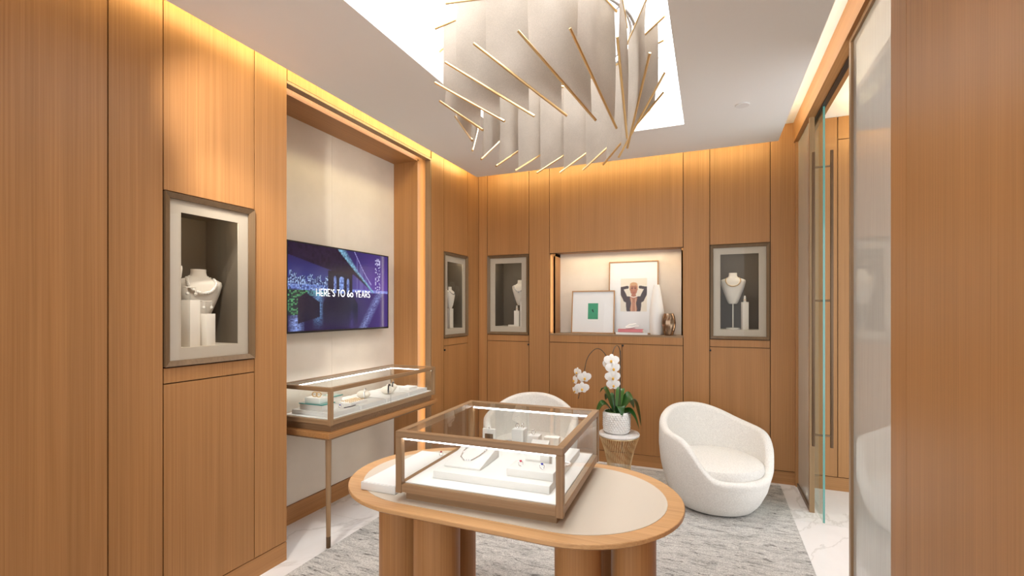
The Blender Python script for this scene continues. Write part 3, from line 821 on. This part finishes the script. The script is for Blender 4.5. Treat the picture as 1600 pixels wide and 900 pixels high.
# ------------------------------------------------------------------ wall vitrines
def vitrine(label, loc, rz, w, h, depth=.34):
    """local: x to the right, -y towards the room, z up from the lower edge; origin at the lower centre of the opening"""
    t = thing('wall_vitrine', label, 'display case', loc, rz)
    a = w / 2 - .004; f = .026; lw = .058
    def ring4(name, x, z0, z1, wd, y0, y1, m_, bev=0.):
        mb = MB()
        for q in ([(-x, z0), (x, z0), (x - wd, z0 + wd), (-x + wd, z0 + wd)], [(x, z0), (x, z1), (x - wd, z1 - wd), (x - wd, z0 + wd)],
                  [(x, z1), (-x, z1), (-x + wd, z1 - wd), (x - wd, z1 - wd)], [(-x, z1), (-x, z0), (-x + wd, z0 + wd), (-x + wd, z1 - wd)]):
            v = [(p[0], y0 if i < 2 else y0 + .012 if bev else y0, p[1]) for i, p in enumerate(q)] + [(p[0], y1, p[1]) for p in q]
            mb.add(v, [(0, 1, 2, 3), (7, 6, 5, 4), (0, 4, 5, 1), (1, 5, 6, 2), (2, 6, 7, 3), (3, 7, 4, 0)])
        mb.build(name, m_, t, smooth=False)
    ring4('outer_frame', a, .004, h - .004, f, -.012, .02, 'vitrine_frame', 1)
    ring4('linen_border', a - f, .004 + f, h - .004 - f, lw, .012, .018, 'linen')
    MB().box(-a + f, a - f, .006, .010, .004 + f, h - .004 - f).build('pane', 'vitrine_glass', t, smooth=False)
    bx = a - f - .012; z0 = .004 + f + .03; z1 = h - .05
    m = MB(); m.box(-bx, bx, depth, depth + .01, z0, z1)
    m.build('back_panel', 'taupe', t, smooth=False)
    m = MB(); m.box(-bx - .01, -bx, .02, depth, z0, z1); m.box(bx, bx + .01, .02, depth, z0, z1)
    m.build('side_panel', 'taupe', t, smooth=False)
    MB().box(-bx - .01, bx + .01, .02, depth, z1, z1 + .01).build('top_panel', 'taupe', t, smooth=False)
    MB().box(-bx - .01, bx + .01, .02, depth, z0 - .01 + lw - .032, z0 + lw - .032).build('base_panel', 'linen', t, smooth=False)
    MB().box(-bx + .02, bx - .02, .03, .045, z1 - .008, z1).build('light_strip', 'vitrine_glow', t, smooth=False)
    return t, z0 + lw - .032
def in_vit(t, x, y, z):
    r = Matrix.Rotation(t.rotation_euler.z, 4, 'Z'); p = r @ Vector((x, y, z))
    return (t.location.x + p.x, t.location.y + p.y, t.location.z + p.z)
BPROF = [(.0, .30, .50), (.04, .40, .62), (.15, .52, .78), (.35, .72, .92), (.55, .90, 1.), (.70, 1., .95), (.76, .98, .82), (.80, .80, .62), (.835, .50, .50), (.87, .36, .46), (.93, .32, .44), (1., .32, .42)]
def bust_mesh(W_, D_, Hh, nk=.16):
    """necklace bust: shield torso seen from the front, sloping shoulders and a short neck"""
    prof = BPROF
    n = 28; v = []; f = []
    for z, a, b in prof:
        for k in range(n):
            t = 2 * PI * k / n; c, s_ = math.cos(t), math.sin(t)
            y = b * D_ / 2 * s_ * (1. if s_ < 0 else .35)
            v.append((a * W_ / 2 * math.copysign(abs(c) ** .85, c), y - .03 * D_ * (z - .5), z * Hh))
    for i in range(len(prof) - 1):
        for k in range(n):
            f.append((i * n + k, i * n + (k + 1) % n, (i + 1) * n + (k + 1) % n, (i + 1) * n + k))
    f.append(tuple(reversed(range(n)))); f.append(tuple((len(prof) - 1) * n + k for k in range(n)))
    return MB().add(v, f)
def drape(W_, D_, Hh, drop, r, n, mb=None):
    """beads around the neck and over the chest"""
    mb = mb or MB()
    for k in range(n):
        a = -PI * .93 + PI * 1.86 * k / (n - 1)           # 0 = front
        fr = (1 + math.cos(a)) / 2
        z = .90 - drop * fr ** 1.6
        for (q0, a0, b0), (q1, a1, b1) in zip(BPROF, BPROF[1:]):
            if q0 <= z <= q1:
                kk = (z - q0) / (q1 - q0); ra = (a0 + (a1 - a0) * kk) * W_ / 2; rb = (b0 + (b1 - b0) * kk) * D_ / 2
        x = math.sin(a) * min(ra * .97, W_ * (.17 + .16 * math.sqrt(fr)))
        sq = math.sqrt(max(0, 1 - min(1, abs(x) / ra) ** 2))
        y = (-rb * sq if math.cos(a) > -.2 else rb * .35 * sq) - .03 * D_ * (z - .5) - r * 1.0
        z *= Hh
        mb.ball((x, y, z), r, 8, 5)
    return mb
def bust(t, x, y, z, rz, W_, D_, Hh, label, beads, drop, br, nb, stand=0., pendant=False, name='necklace_bust'):
    b = thing(name, label, 'bust', in_vit(t, x, y, z), t.rotation_euler.z + rz, 'necklace busts')
    o = bust_mesh(W_, D_, Hh).build('torso', 'velvet_white', b, loc=(0, 0, stand))
    if stand:
        MB().lathe([(.006, .008), (.006, stand + .02)], 12).build('stem', 'velvet_white', b)
        MB().lathe([(.06, 0), (.06, .010), (.055, .014)], 28).build('foot', 'velvet_white', b)
    m = drape(W_, D_, Hh, drop, br, nb)
    if pendant:
        m.ball((0, -D_ / 2 - .008, Hh * (.88 - drop)), (.006, .004, .012), 8, 5)
    m.build('necklace', beads, b, loc=(0, 0, stand))
    return b
def pedestal(t, x, y, z, hx, h, label, top=None):
    b = thing('pedestal_block', label, 'pedestal', in_vit(t, x, y, z), t.rotation_euler.z + .25, 'pedestal blocks')
    MB().box(-hx, hx, -hx, hx, 0, h).build('block', 'velvet_white', b, bev=.0015)
    if top == 'earrings':
        e = thing('earring_stand', 'T-bar with pearl earrings on the ' + label, 'earring stand', in_vit(t, x, y, z + h + .0005), t.rotation_euler.z + .25, 'earring stands')
        MB().lathe([(.018, 0), (.018, .004)], 16).build('foot', 'clear_glass', e)
        MB().tube([(0, 0, .004), (0, 0, .062)], .004, 8).build('stem', 'clear_glass', e)
        MB().box(-.032, .032, -.008, .008, .062, .068).build('bar', 'velvet_white', e, bev=.001)
        for sx in (-1, 1):
            m = MB(); m.ball((sx * .026, -.010, .032), .008, 8, 5); m.tube([(sx * .026, -.010, .04), (sx * .026, -.008, .064)], .0015, 6)
            m.build('earring', 'pearl', e)
    if top == 'ring':
        e = thing('ring_cone', 'ring holder on the ' + label, 'ring holder', in_vit(t, x, y, z + h + .0005), t.rotation_euler.z, 'ring holders')
        MB().lathe([(.013, 0), (.011, .012), (.009, .045), (.006, .055), (.0, .058)], 16).build('cone', 'velvet_white', e)
        MB().torus((0, 0, .02), .0125, .0025, 16, 6).build('gold_ring', 'gold', e)
RZL = PI / 2                      # left wall: local x -> +Y, local -y -> +X
v1, zb = vitrine('bronze-framed wall vitrine with pearl bust, left of the television', (XL, (1.406 + 1.883) / 2, VZ0), RZL, 1.883 - 1.406, VZ1 - VZ0)
bust(v1, .075, .225, zb + .12, -.25, .235, .13, .285, 'large cream bust with pearl strand in the vitrine left of the television', 'pearl', .36, .0085, 40, 0., False)
tag(MB().lathe([(.05, 0), (.05, .119), (.045, .1195)], 24).build('round_riser', 'velvet_white', loc=in_vit(v1, .075, .225, zb)), 'round riser under the large pearl bust', 'riser')
bust(v1, -.145, .10, zb + .22, -.2, .10, .08, .24, 'cream bust with dark necklace at the left edge of the nearest vitrine', 'black_pearl', .22, .007, 30)
tag(MB().box(-.03, .03, -.03, .03, 0, .2195).build('pedestal_block', 'velvet_white', bev=.0015, loc=in_vit(v1, -.15, .105, zb)), 'block under the dark necklace bust at the vitrine edge', 'pedestal', 'pedestal blocks')
bust(v1, -.115, .265, zb + .24, .0, .12, .08, .16, 'small cream bust with black bead strand behind the earring stands', 'black_pearl', .25, .0075, 22)
tag(MB().box(-.025, .025, -.025, .025, 0, .2395).build('pedestal_block', 'taupe', loc=in_vit(v1, -.115, .275, zb)), 'taupe block under the small black bead bust', 'pedestal', 'pedestal blocks')
pedestal(v1, -.055, .095, zb, .032, .235, 'taller earring block in the nearest vitrine', 'earrings')
pedestal(v1, .022, .085, zb, .030, .165, 'shorter earring block in front of the pearl bust', 'earrings')
v2, zb = vitrine('bronze-framed wall vitrine between the television niche and the corner', (XL, (3.922 + 4.403) / 2, VZ0), RZL, 4.403 - 3.922, VZ1 - VZ0)
bust(v2, .12, .235, zb + .24, .0, .15, .09, .26, 'pale bust deep inside the corner vitrine of the left wall', 'silver', .25, .004, 30)
tag(MB().lathe([(.03, 0), (.03, .2395)], 24).build('round_riser', 'velvet_white', loc=in_vit(v2, .12, .235, zb)), 'round riser in the corner vitrine of the left wall', 'riser')
bust(v2, .055, .11, zb + .2, .0, .15, .09, .22, 'small bust with dark beads at the front of the corner vitrine', 'black_pearl', .25, .004, 24)
tag(MB().box(-.032, .032, -.032, .032, 0, .1995).build('pedestal_block', 'velvet_white', bev=.0015, loc=in_vit(v2, .055, .115, zb)), 'tall block under the small dark bead bust in the corner vitrine', 'pedestal', 'pedestal blocks')
v3, zb = vitrine('bronze-framed wall vitrine on the back wall left of the shelf niche', ((VX[0][0] + VX[0][1]) / 2, YB, BZ0), 0, .484, BZ1 - BZ0)
bust(v3, .075, .18, zb + .23, 0., .195, .10, .275, 'cream bust with long pendant necklace in the vitrine left of the shelf niche', 'silver', .36, .0048, 34, 0, True)
tag(MB().lathe([(.035, 0), (.035, .2295)], 24).build('round_riser', 'taupe', loc=in_vit(v3, .075, .21, zb)), 'slim round riser under the pendant bust', 'riser')
pedestal(v3, .135, .09, zb, .026, .27, 'tallest block in the vitrine left of the shelf niche', 'ring')
pedestal(v3, .075, .075, zb, .028, .17, 'shorter block in the vitrine left of the shelf niche', 'ring')
tag(MB().box(-.04, .04, -.02, .02, 0, .018).build('jewellery_pad', 'velvet_white', bev=.001, loc=in_vit(v3, .02, .075, zb)), 'tiny flat pad left of the two blocks in the back left vitrine', 'jewellery pad')
v4, zb = vitrine('bronze-framed wall vitrine on the back wall right of the shelf niche', ((VX[1][0] + VX[1][1]) / 2, YB, BZ0), 0, .485, BZ1 - BZ0)
bust(v4, -.045, .17, zb, 0., .215, .10, .285, 'cream bust on a slim stand in the vitrine right of the shelf niche', 'gold', .34, .0058, 34, .235)
pedestal(v4, .05, .10, zb, .025, .25, 'tall block beside the stand bust in the back right vitrine', 'ring')

# ------------------------------------------------------------------ shelf niche contents
ZS = NBZ0 + .0145
def leaning_frame(name, label, cx, y, w, h, tilt, art):
    t = thing(name, label, 'picture frame', (cx, y, ZS + .001), 0)
    t.rotation_euler = (-tilt, 0, 0)
    fr = .010
    m = MB()
    for a, b, c, d in rects(-w / 2, w / 2, 0, h, [(-w / 2 + fr, w / 2 - fr, fr, h - fr)]): m.box(a, b, -.010, .012, c, d)
    m.build('frame', 'frame_wood', t, smooth=False)
    MB().box(-w / 2 + fr, w / 2 - fr, .0, .008, fr, h - fr).build('mat_board', 'mat_board', t, smooth=False)
    MB().box(-w / 2 + fr, w / 2 - fr, -.006, -.004, fr, h - fr).build('pane', 'clear_glass', t, smooth=False)
    art(t)
def green_art(t):
    def c(u, v):
        k = .9 + .2 * hsh(int(u * 30), int(v * 40))
        base = tuple(x * k for x in srgb(62, 158, 122))
        if abs(u - .5 + (v - .5) * .6) < .06 and abs(v - .52) < .09: base = srgb(20, 55, 45)
        if abs(u - .44) < .05 and abs(v - .55) < .025: base = srgb(24, 60, 50)
        return base
    me = vcol_grid('print', 30, 40, lambda u, v: (-.05 + u * .105, -.0006, .145 + v * .165), c, MATS['paper_print'])
    link('print', me, t)
def figure_art(t):
    skin, hair, dark = srgb(176, 112, 84), srgb(206, 160, 120), srgb(62, 42, 46)
    def ell(u, v, cx, cy, a, b): return ((u - cx) / a) ** 2 + ((v - cy) / b) ** 2 < 1
    def seg(u, v, a, b, r):
        dx, dy = b[0] - a[0], (b[1] - a[1]); px, py = u - a[0], v - a[1]
        k = max(0, min(1, (px * dx + py * dy) / (dx * dx + dy * dy)))
        return math.hypot(px - k * dx, (py - k * dy) * 1.25) < r
    def c(u, v):
        col = srgb(232, 222, 208)
        s = abs(u - .5)
        if seg(s, v, (.44, .52), (.20, .74), .0) or seg(s, v, (.48, .70), (.24, .735), .055): col = dark
        if seg(s, v, (.48, .66), (.30, .36), .10): col = dark
        if v < .46 and s < .30 - (.2 - v if v < .2 else 0) * .2: col = dark
        if v < .44 and s < .115 + .02 * math.sin(v * 20): col = lerp(skin, srgb(205, 150, 120), .5 * hsh(int(u * 40), int(v * 16)))
        if v < .42 and abs(s - .07) < .018: col = srgb(210, 170, 140)
        if ell(u, v, .5, .46, .09, .12): col = skin
        if ell(u, v, .5, .72, .165, .165): col = hair
        if ell(u, v, .5, .66, .135, .17): col = skin
        if ell(u, v, .5, .83, .14, .05): col = hair
        for ex in (.44, .56):
            if ell(u, v, ex, .70, .032, .012): col = srgb(70, 40, 34)
            if ell(u, v, ex, .727, .04, .008): col = srgb(120, 76, 56)
        if ell(u, v, .5, .645, .016, .04): col = lerp(skin, srgb(220, 160, 130), .6)
        if ell(u, v, .5, .565, .045, .016): col = srgb(160, 66, 64)
        if abs(v - (.425 + s * .25)) < .013 and s < .14: col = srgb(238, 226, 214)
        return col
    me = vcol_grid('print', 60, 78, lambda u, v: (-.125 + u * .26, -.0006, .225 + v * .335), c, MATS['paper_print'])
    link('print', me, t)
leaning_frame('picture_frame', 'smaller frame with a little green print in the shelf niche', -1.112, 4.80, .445, .44, .10, green_art)
leaning_frame('picture_frame', 'large frame with portrait of a figure with raised arms in the shelf niche', -.715, 4.868, .49, .735, .06, figure_art)
tag(MB().lathe([(.055, 0), (.063, .02), (.070, .14), (.066, .24), (.050, .36), (.036, .45), (.028, .483), (.024, .485), (.024, .47)], 40).build('tall_vase', 'matte_white', loc=(-.475, 4.78, ZS)), 'tall white tapering vase beside the large frame', 'vase')
m = MB(); n = 10; prof = [(.038, 0), (.045, .008), (.062, .07), (.066, .12), (.058, .175), (.045, .208), (.040, .208), (.05, .17)]
m.lathe(prof, 10)
tag(m.build('faceted_vase', 'bronze_vase', loc=(-.36, 4.702, ZS)), 'short faceted bronze vase at the right end of the shelf niche', 'vase')
t = thing('book', 'white book at the bottom of the pile in front of the portrait', 'book', (-.70, 4.70, ZS), .03, 'books in the shelf niche')
MB().box(-.145, .145, -.03, .03, .002, .022).build('pages', 'paper', t, smooth=False)
m = MB(); m.box(-.15, .15, -.033, .033, 0, .003); m.box(-.15, .15, -.033, .033, .021, .024); m.box(-.15, .15, -.033, -.029, 0, .024)
m.build('cover', 'matte_white', t, smooth=False)
t = thing('book', 'pink book lying on the white book in the shelf niche', 'book', (-.71, 4.70, ZS + .0242), -.02, 'books in the shelf niche')
MB().box(-.115, .115, -.028, .028, .003, .029).build('pages', 'paper', t, smooth=False)
m = MB(); m.box(-.118, .118, -.031, .031, 0, .003); m.box(-.118, .118, -.031, .031, .028, .031); m.box(-.118, .118, -.031, -.027, 0, .031)
m.build('cover', 'pink_cover', t, smooth=False)
zsc = ZS + .0556
m = MB()
m.tube([(-.05, 0, .012), (-.02, 0, .03), (.02, 0, .042), (.045, 0, .05)], [.013, .014, .012, .006], 10)
m.tube([(-.045, -.008, .008), (-.01, -.008, .014), (.03, -.008, .022), (.07, -.006, .030)], [.009, .011, .010, .005], 10)
m.tube([(-.05, .008, .006), (0, .01, .01), (.04, .012, .012)], [.008, .01, .006], 10)
tag(m.build('branch_sculpture', 'white_ceramic', loc=(-.705, 4.70, zsc)), 'small white branching sculpture on the pink book', 'sculpture')

# ------------------------------------------------------------------ armchairs
def interp(tab, x):
    for (a, p), (b, q) in zip(tab, tab[1:]):
        if x <= b:
            k = (x - a) / (b - a); k = k * k * (3 - 2 * k) if False else k
            return p + (q - p) * k
    return tab[-1][1]
RIM = [(0, .286), (36, .288), (46, .32), (56, .43), (65, .53), (77, .562), (95, .575), (115, .602), (140, .672), (160, .708), (180, .714)]
def smooth_rim(d):
    s = w = 0
    for k in range(-4, 5):
        x = abs(d + k * 2.4); x = x if x <= 180 else 360 - x
        s += interp(RIM, x); w += 1
    return s / w
RAD = [(.015, .275), (.06, .315), (.16, .362), (.30, .398), (.45, .412), (.60, .408), (.78, .385)]
def make_chair(label, loc, rz):
    t = thing('armchair', label, 'armchair', loc, rz, 'white tub armchairs')
    n = 96; v = []; f = []; rows = 0; th_ = .062
    for k in range(n):
        a = 360 * k / n; d = a if a <= 180 else 360 - a
        h = smooth_rim(d); ca, sa = math.cos(math.radians(a)), math.sin(math.radians(a))
        col = []
        for i in range(11):
            z = .015 + (h - .03 - .015) * (i / 10) ** .9; col.append((interp(RAD, z), z))
        ro = interp(RAD, h - .03)
        for i in range(1, 8):
            p = PI * i / 8; col.append((ro - th_ / 2 + th_ / 2 * math.cos(p), h - .03 + .03 * math.sin(p)))
        for i in range(5):
            z = (h - .03) + (.24 - (h - .03)) * i / 4; col.append((min(ro, interp(RAD, max(z, .24))) - th_ - .012 * (i / 4), z))
        rows = len(col)
        v += [(r * ca, r * sa, z) for r, z in col]
    for k in range(n):
        for i in range(rows - 1):
            a, b = k * rows + i, ((k + 1) % n) * rows + i
            f.append((a, b, b + 1, a + 1))
    f.append(tuple(k * rows for k in reversed(range(n)))); f.append(tuple(k * rows + rows - 1 for k in range(n)))
    MB().add(v, f).build('shell', 'boucle', t)
    m = MB(); m.lathe([(.0, .25), (.30, .25), (.338, .275), (.345, .31), (.332, .342), (.285, .364), (.15, .374), (.0, .376)], 56)
    m.build('seat_cushion', 'boucle', t)
    MB().lathe([(.24, 0), (.25, .004), (.25, .016)], 40).build('swivel_base', 'rubber', t)
    return t
make_chair('white boucle tub armchair standing right of the orchid table', (.035, 3.97, .0102), math.radians(-52))
make_chair('white boucle tub armchair behind the table showcase', (-1.436, 3.86, .0102), math.radians(-75))

# ------------------------------------------------------------------ side table and orchid
SX, SY = -.675, 3.86
t = thing('side_table', 'round marble side table on a flared gold wire base', 'side table', (SX, SY, .0102))
MB().lathe([(.0, .478), (.154, .478), (.162, .484), (.162, .494), (.158, .50), (.0, .50)], 56).build('table_top', 'marble_top', t)
m = MB(); NW = 46
for k in range(NW):
    for sgn in (1,):
        pts = []
        for i in range(9):
            q = i / 8; z = .006 + q * .47
            r = .088 + .062 * abs(q - .38) ** 1.7 * 2.6 if q > .38 else .088 + .055 * ((.38 - q) / .38) ** 1.8
            a = 2 * PI * k / NW + sgn * q * .5
            pts.append((r * math.cos(a), r * math.sin(a), z))
        m.tube(pts, .0017, 4, False)
m.build('wire_base', 'wire_gold', t)
m = MB(); m.torus((0, 0, .006), .143, .005, 48, 6); m.torus((0, 0, .472), .150, .004, 48, 6); m.torus((0, 0, .19), .087, .003, 40, 6)
m.build('wire_ring', 'wire_gold', t)
ZT = .0102 + .5004
t = thing('orchid', 'white orchid with arching stems in a dimpled white pot', 'plant', (SX - .02, SY, ZT))
pot = MB().lathe([(.0, 0), (.088, 0), (.097, .006), (.104, .05), (.105, .165), (.101, .172), (.096, .168), (.094, .14), (.0, .14)], 56).build('pot', 'white_ceramic', t)
m = MB()
for r in range(9):
    for k in range(30):
        a = 2 * PI * (k + .5 * (r % 2)) / 30; z = .022 + r * .0165
        rr = .1005 + .0045 * min(1, (z - .02) / .04 + .2)
        m.ball((rr * math.cos(a), rr * math.sin(a), z), .0068, 6, 4)
o = m.build('dimples', 'white_ceramic', pot); o['kind'] = 'stuff'
m = MB()
for k in range(130):
    a, r = random.uniform(0, 6.28), .09 * math.sqrt(random.random())
    m.ball((r * math.cos(a), r * math.sin(a), .148 + random.uniform(0, .022)), random.uniform(.008, .014), 5, 3)
o = m.build('moss', 'moss', t, smooth=False); o['kind'] = 'stuff'
def leaf(a, length, width, rise, droop, m_='leaf', twist=0.):
    n = 12; v = []; f = []; width *= 1.25
    for i in range(n + 1):
        q = i / n; s = length * q
        r = .02 + s * (1 - .25 * q); z = .15 + rise * math.sin(min(1, q * 1.25) * PI * .55) - droop * q ** 2.6
        w = width * math.sin(PI * min(.995, .10 + q * .90)) ** .7
        for j, (k, dz) in enumerate(((-1, .35), (-.5, .10), (0, -.02), (.5, .10), (1, .35))):
            v.append((r, k * w, z + dz * w * (1 - .3 * q) + k * w * twist))
        for j, (k, dz) in enumerate(((1, .35), (.5, .10), (0, -.02), (-.5, .10), (-1, .35))):
            v.append((r, k * w, z + dz * w * (1 - .3 * q) - .003 + k * w * twist))
    for i in range(n):
        for j in range(10):
            a_, b_ = i * 10 + j, i * 10 + (j + 1) % 10
            f.append((a_, b_, b_ + 10, a_ + 10))
    f.append(tuple(range(10))); f.append(tuple(n * 10 + j for j in reversed(range(10))))
    MB().add(v, f).build('leaf', m_, t, rot=(0, 0, a))
VR = YAW                                        # view-facing right direction in plan
for a, l, w, ri, dr, mm, tw in ((VR + .15, .25, .052, .20, .30, 'leaf', .3), (VR - .35, .21, .046, .05, .16, 'leaf', .1), (VR + PI + .1, .22, .036, .13, .20, 'leaf', -.2),
                            (VR + PI - .5, .16, .036, .22, .06, 'leaf', 0), (VR + 1.0, .15, .028, .20, .02, 'leaf_light', .2), (VR + .5, .22, .038, .13, .10, 'leaf_light', 0), (VR - 1.4, .12, .03, .10, .1, 'leaf', 0), (VR + 2., .17, .03, .17, .08, 'leaf', 0)):
    leaf(a, l, w, ri, dr, mm, tw)
ux, uy = math.cos(VR), math.sin(VR)
def P(r, z, d=0.): return (ux * r - uy * -d * 0 + (-uy) * d, uy * r + ux * d, z)
def curve(pts, n=6):
    out = []
    for i in range(len(pts) - 1):
        p0, p1, p2, p3 = (Vector(pts[max(i - 1, 0)]), Vector(pts[i]), Vector(pts[i + 1]), Vector(pts[min(i + 2, len(pts) - 1)]))
        for k in range(n):
            q = k / n
            out.append(.5 * ((2 * p1) + (p2 - p0) * q + (2 * p0 - 5 * p1 + 4 * p2 - p3) * q * q + (3 * p1 - p0 - 3 * p2 + p3) * q ** 3))
    out.append(Vector(pts[-1])); return out
# two flower stems: one arches down in front of itself, one arches far to the left
s1 = curve([P(.012, .15), P(.025, .35), P(.03, .55), P(.025, .665), P(.0, .70), P(-.035, .655, -.03), P(-.05, .56, -.05), P(-.045, .40, -.06)])
s2 = curve([P(-.015, .15), P(-.02, .36), P(-.055, .53), P(-.10, .64), P(-.165, .675), P(-.235, .60), P(-.265, .47), P(-.29, .36), P(-.31, .27)])
MB().tube(s1, .0034, 7).build('flower_stem', 'stem', t); MB().tube(s2, .0034, 7).build('flower_stem', 'stem', t)
MB().tube([P(.03, .14), P(.033, .66)], .0025, 6).build('support_stick', 'stem', t)
# blossom: two broad side petals, three sepals, lip; faces local -y
def petal(ang, l, w, bow=.15):
    n = 6; v = []; f = []
    for i in range(n + 1):
        q = i / n; ww = w * math.sin(PI * min(.97, .08 + q * .86)) ** .65
        for k in (-1, -.5, 0, .5, 1):
            r = l * q
            x = r * math.cos(ang) - k * ww * math.sin(ang); z = r * math.sin(ang) + k * ww * math.cos(ang)
            v.append((x, -bow * l * (q * (1 - q) * 2) + .1 * abs(k) * ww + .004, z))
    for i in range(n):
        for j in range(4):
            a = i * 5 + j; f.append((a, a + 1, a + 6, a + 5))
    return v, f
fm = MB()
for ang, l, w in ((.25, .044, .023), (PI - .25, .044, .023), (PI / 2, .038, .015), (-PI / 2 + .7, .033, .013), (-PI / 2 - .7, .033, .013)):
    fm.add(*petal(ang, l, w))
ME_P = fm.mesh('petals', 'petal')
ME_L = MB().ball((0, -.008, -.006), (.007, .008, .009), 8, 5).mesh('lip', 'petal_heart')
face = math.atan2(-(SY), -(SX)) + PI / 2
def blossom(p, rz, tilt, sc):
    o = link('blossom', ME_P, t, p, (tilt, 0, rz)); o.scale = (sc * 1.22,) * 3
    link('lip', ME_L, o)
for r, z, d, rz, ti, sc in ((-.055, .585, -.06, -.3, -.2, 1.15), (-.045, .525, -.075, .25, .0, 1.2), (-.05, .455, -.085, .1, .15, 1.2), (-.045, .395, -.085, .05, .2, 1.05), (-.085, .55, -.045, -.9, 0, 1.0),
                         (-.265, .445, -.03, .1, .2, 1.1), (-.285, .36, -.035, -.1, .2, 1.1), (-.32, .485, -.01, -1.0, 0, .85), (-.34, .42, 0, -1.3, 0, .9), (-.335, .335, 0, -1.1, .2, .8)):
    blossom(P(r, z, d), VR + rz, ti, sc)

# ------------------------------------------------------------------ chandelier
CS = 1.24
HX, HY = -.674 * CS, 2.055 * CS
RX, RY, RL, PHI, TAU = .40 * CS, .424 * CS, .426 * CS, math.radians(28), math.radians(34.2)
Z0, ZTOP = 1.5 + .85 * CS, 1.5 + 1.2 * CS
ch = thing('chandelier', 'large chandelier of hanging pale fabric strips with slanted gold rods', 'chandelier', (HX, HY, Z0))
for k in range(18):
    th_ = math.radians(14.2 + 20 * k)
    c = Vector((RX * math.cos(th_), RY * math.sin(th_), 0))
    ta = math.atan2(RY * math.cos(th_), -RX * math.sin(th_)) + PHI
    d = Vector((math.cos(ta) * math.cos(TAU), math.sin(ta) * math.cos(TAU), -math.sin(TAU))) * RL / 2
    dt = Vector((d.x, d.y, 0)); up = Vector((0, 0, ZTOP - Z0))
    MB().tube([c - d, c + d], .0062, 10).build('gold_rod', 'gold', ch)
    MB().tube([c + up - dt, c + up + dt], .0062, 10).build('top_rod', 'gold', ch)
    # strip: slightly rippled sheet between both rods
    nu, nv = 10, 8; v = []; f = []
    nr = Vector((-math.sin(ta), math.cos(ta), 0))
    for side in (1, -1):
        for j in range(nv + 1):
            for i in range(nu + 1):
                s = -.74 + 1.62 * i / nu; q = j / nv
                b = c + d * s; tp = c + up + dt * s
                p = b.lerp(tp, q) + nr * (.012 * math.sin(s * 4 + k * 1.7) * math.sin(PI * q) + .0011 * side)
                v.append(p)
    N1 = (nu + 1) * (nv + 1)
    for j in range(nv):
        for i in range(nu):
            a = j * (nu + 1) + i
            f.append((a, a + 1, a + nu + 2, a + nu + 1)); f.append((N1 + a, N1 + a + nu + 1, N1 + a + nu + 2, N1 + a + 1))
    me = bpy.data.meshes.new('fabric_strip'); me.from_pydata(v, [], f); me.materials.append(MATS['strip_fabric']); me.shade_smooth()
    link('fabric_strip', me, ch)
m = MB(); n = 72
m.lathe([(.44, ZTOP - Z0 + .03), (.45, ZTOP - Z0 + .03), (.45, 3.30 - Z0), (.44, 3.30 - Z0)], n, close=False)
m.build('drum', 'drum_grey', ch)
m = MB()
for k in range(60):
    a = 2 * PI * k / 60; m.tube([(.452 * math.cos(a), .452 * math.sin(a), ZTOP - Z0 + .03), (.452 * math.cos(a), .452 * math.sin(a), 3.30 - Z0)], .003, 4)
m.build('drum_ribs', 'drum_grey', ch)
m = MB()
m.torus((0, 0, ZTOP - Z0 + .012), .47, .008, 72, 8)
m.build('hanging_ring', 'drum_grey', ch)
m = MB()
for k in range(6):
    a = 2 * PI * k / 6; m.tube([(.46 * math.cos(a), .46 * math.sin(a), ZTOP - Z0 + .01), (.446 * math.cos(a), .446 * math.sin(a), ZTOP - Z0 + .06)], .004, 6)
m.build('bracket', 'drum_grey', ch)
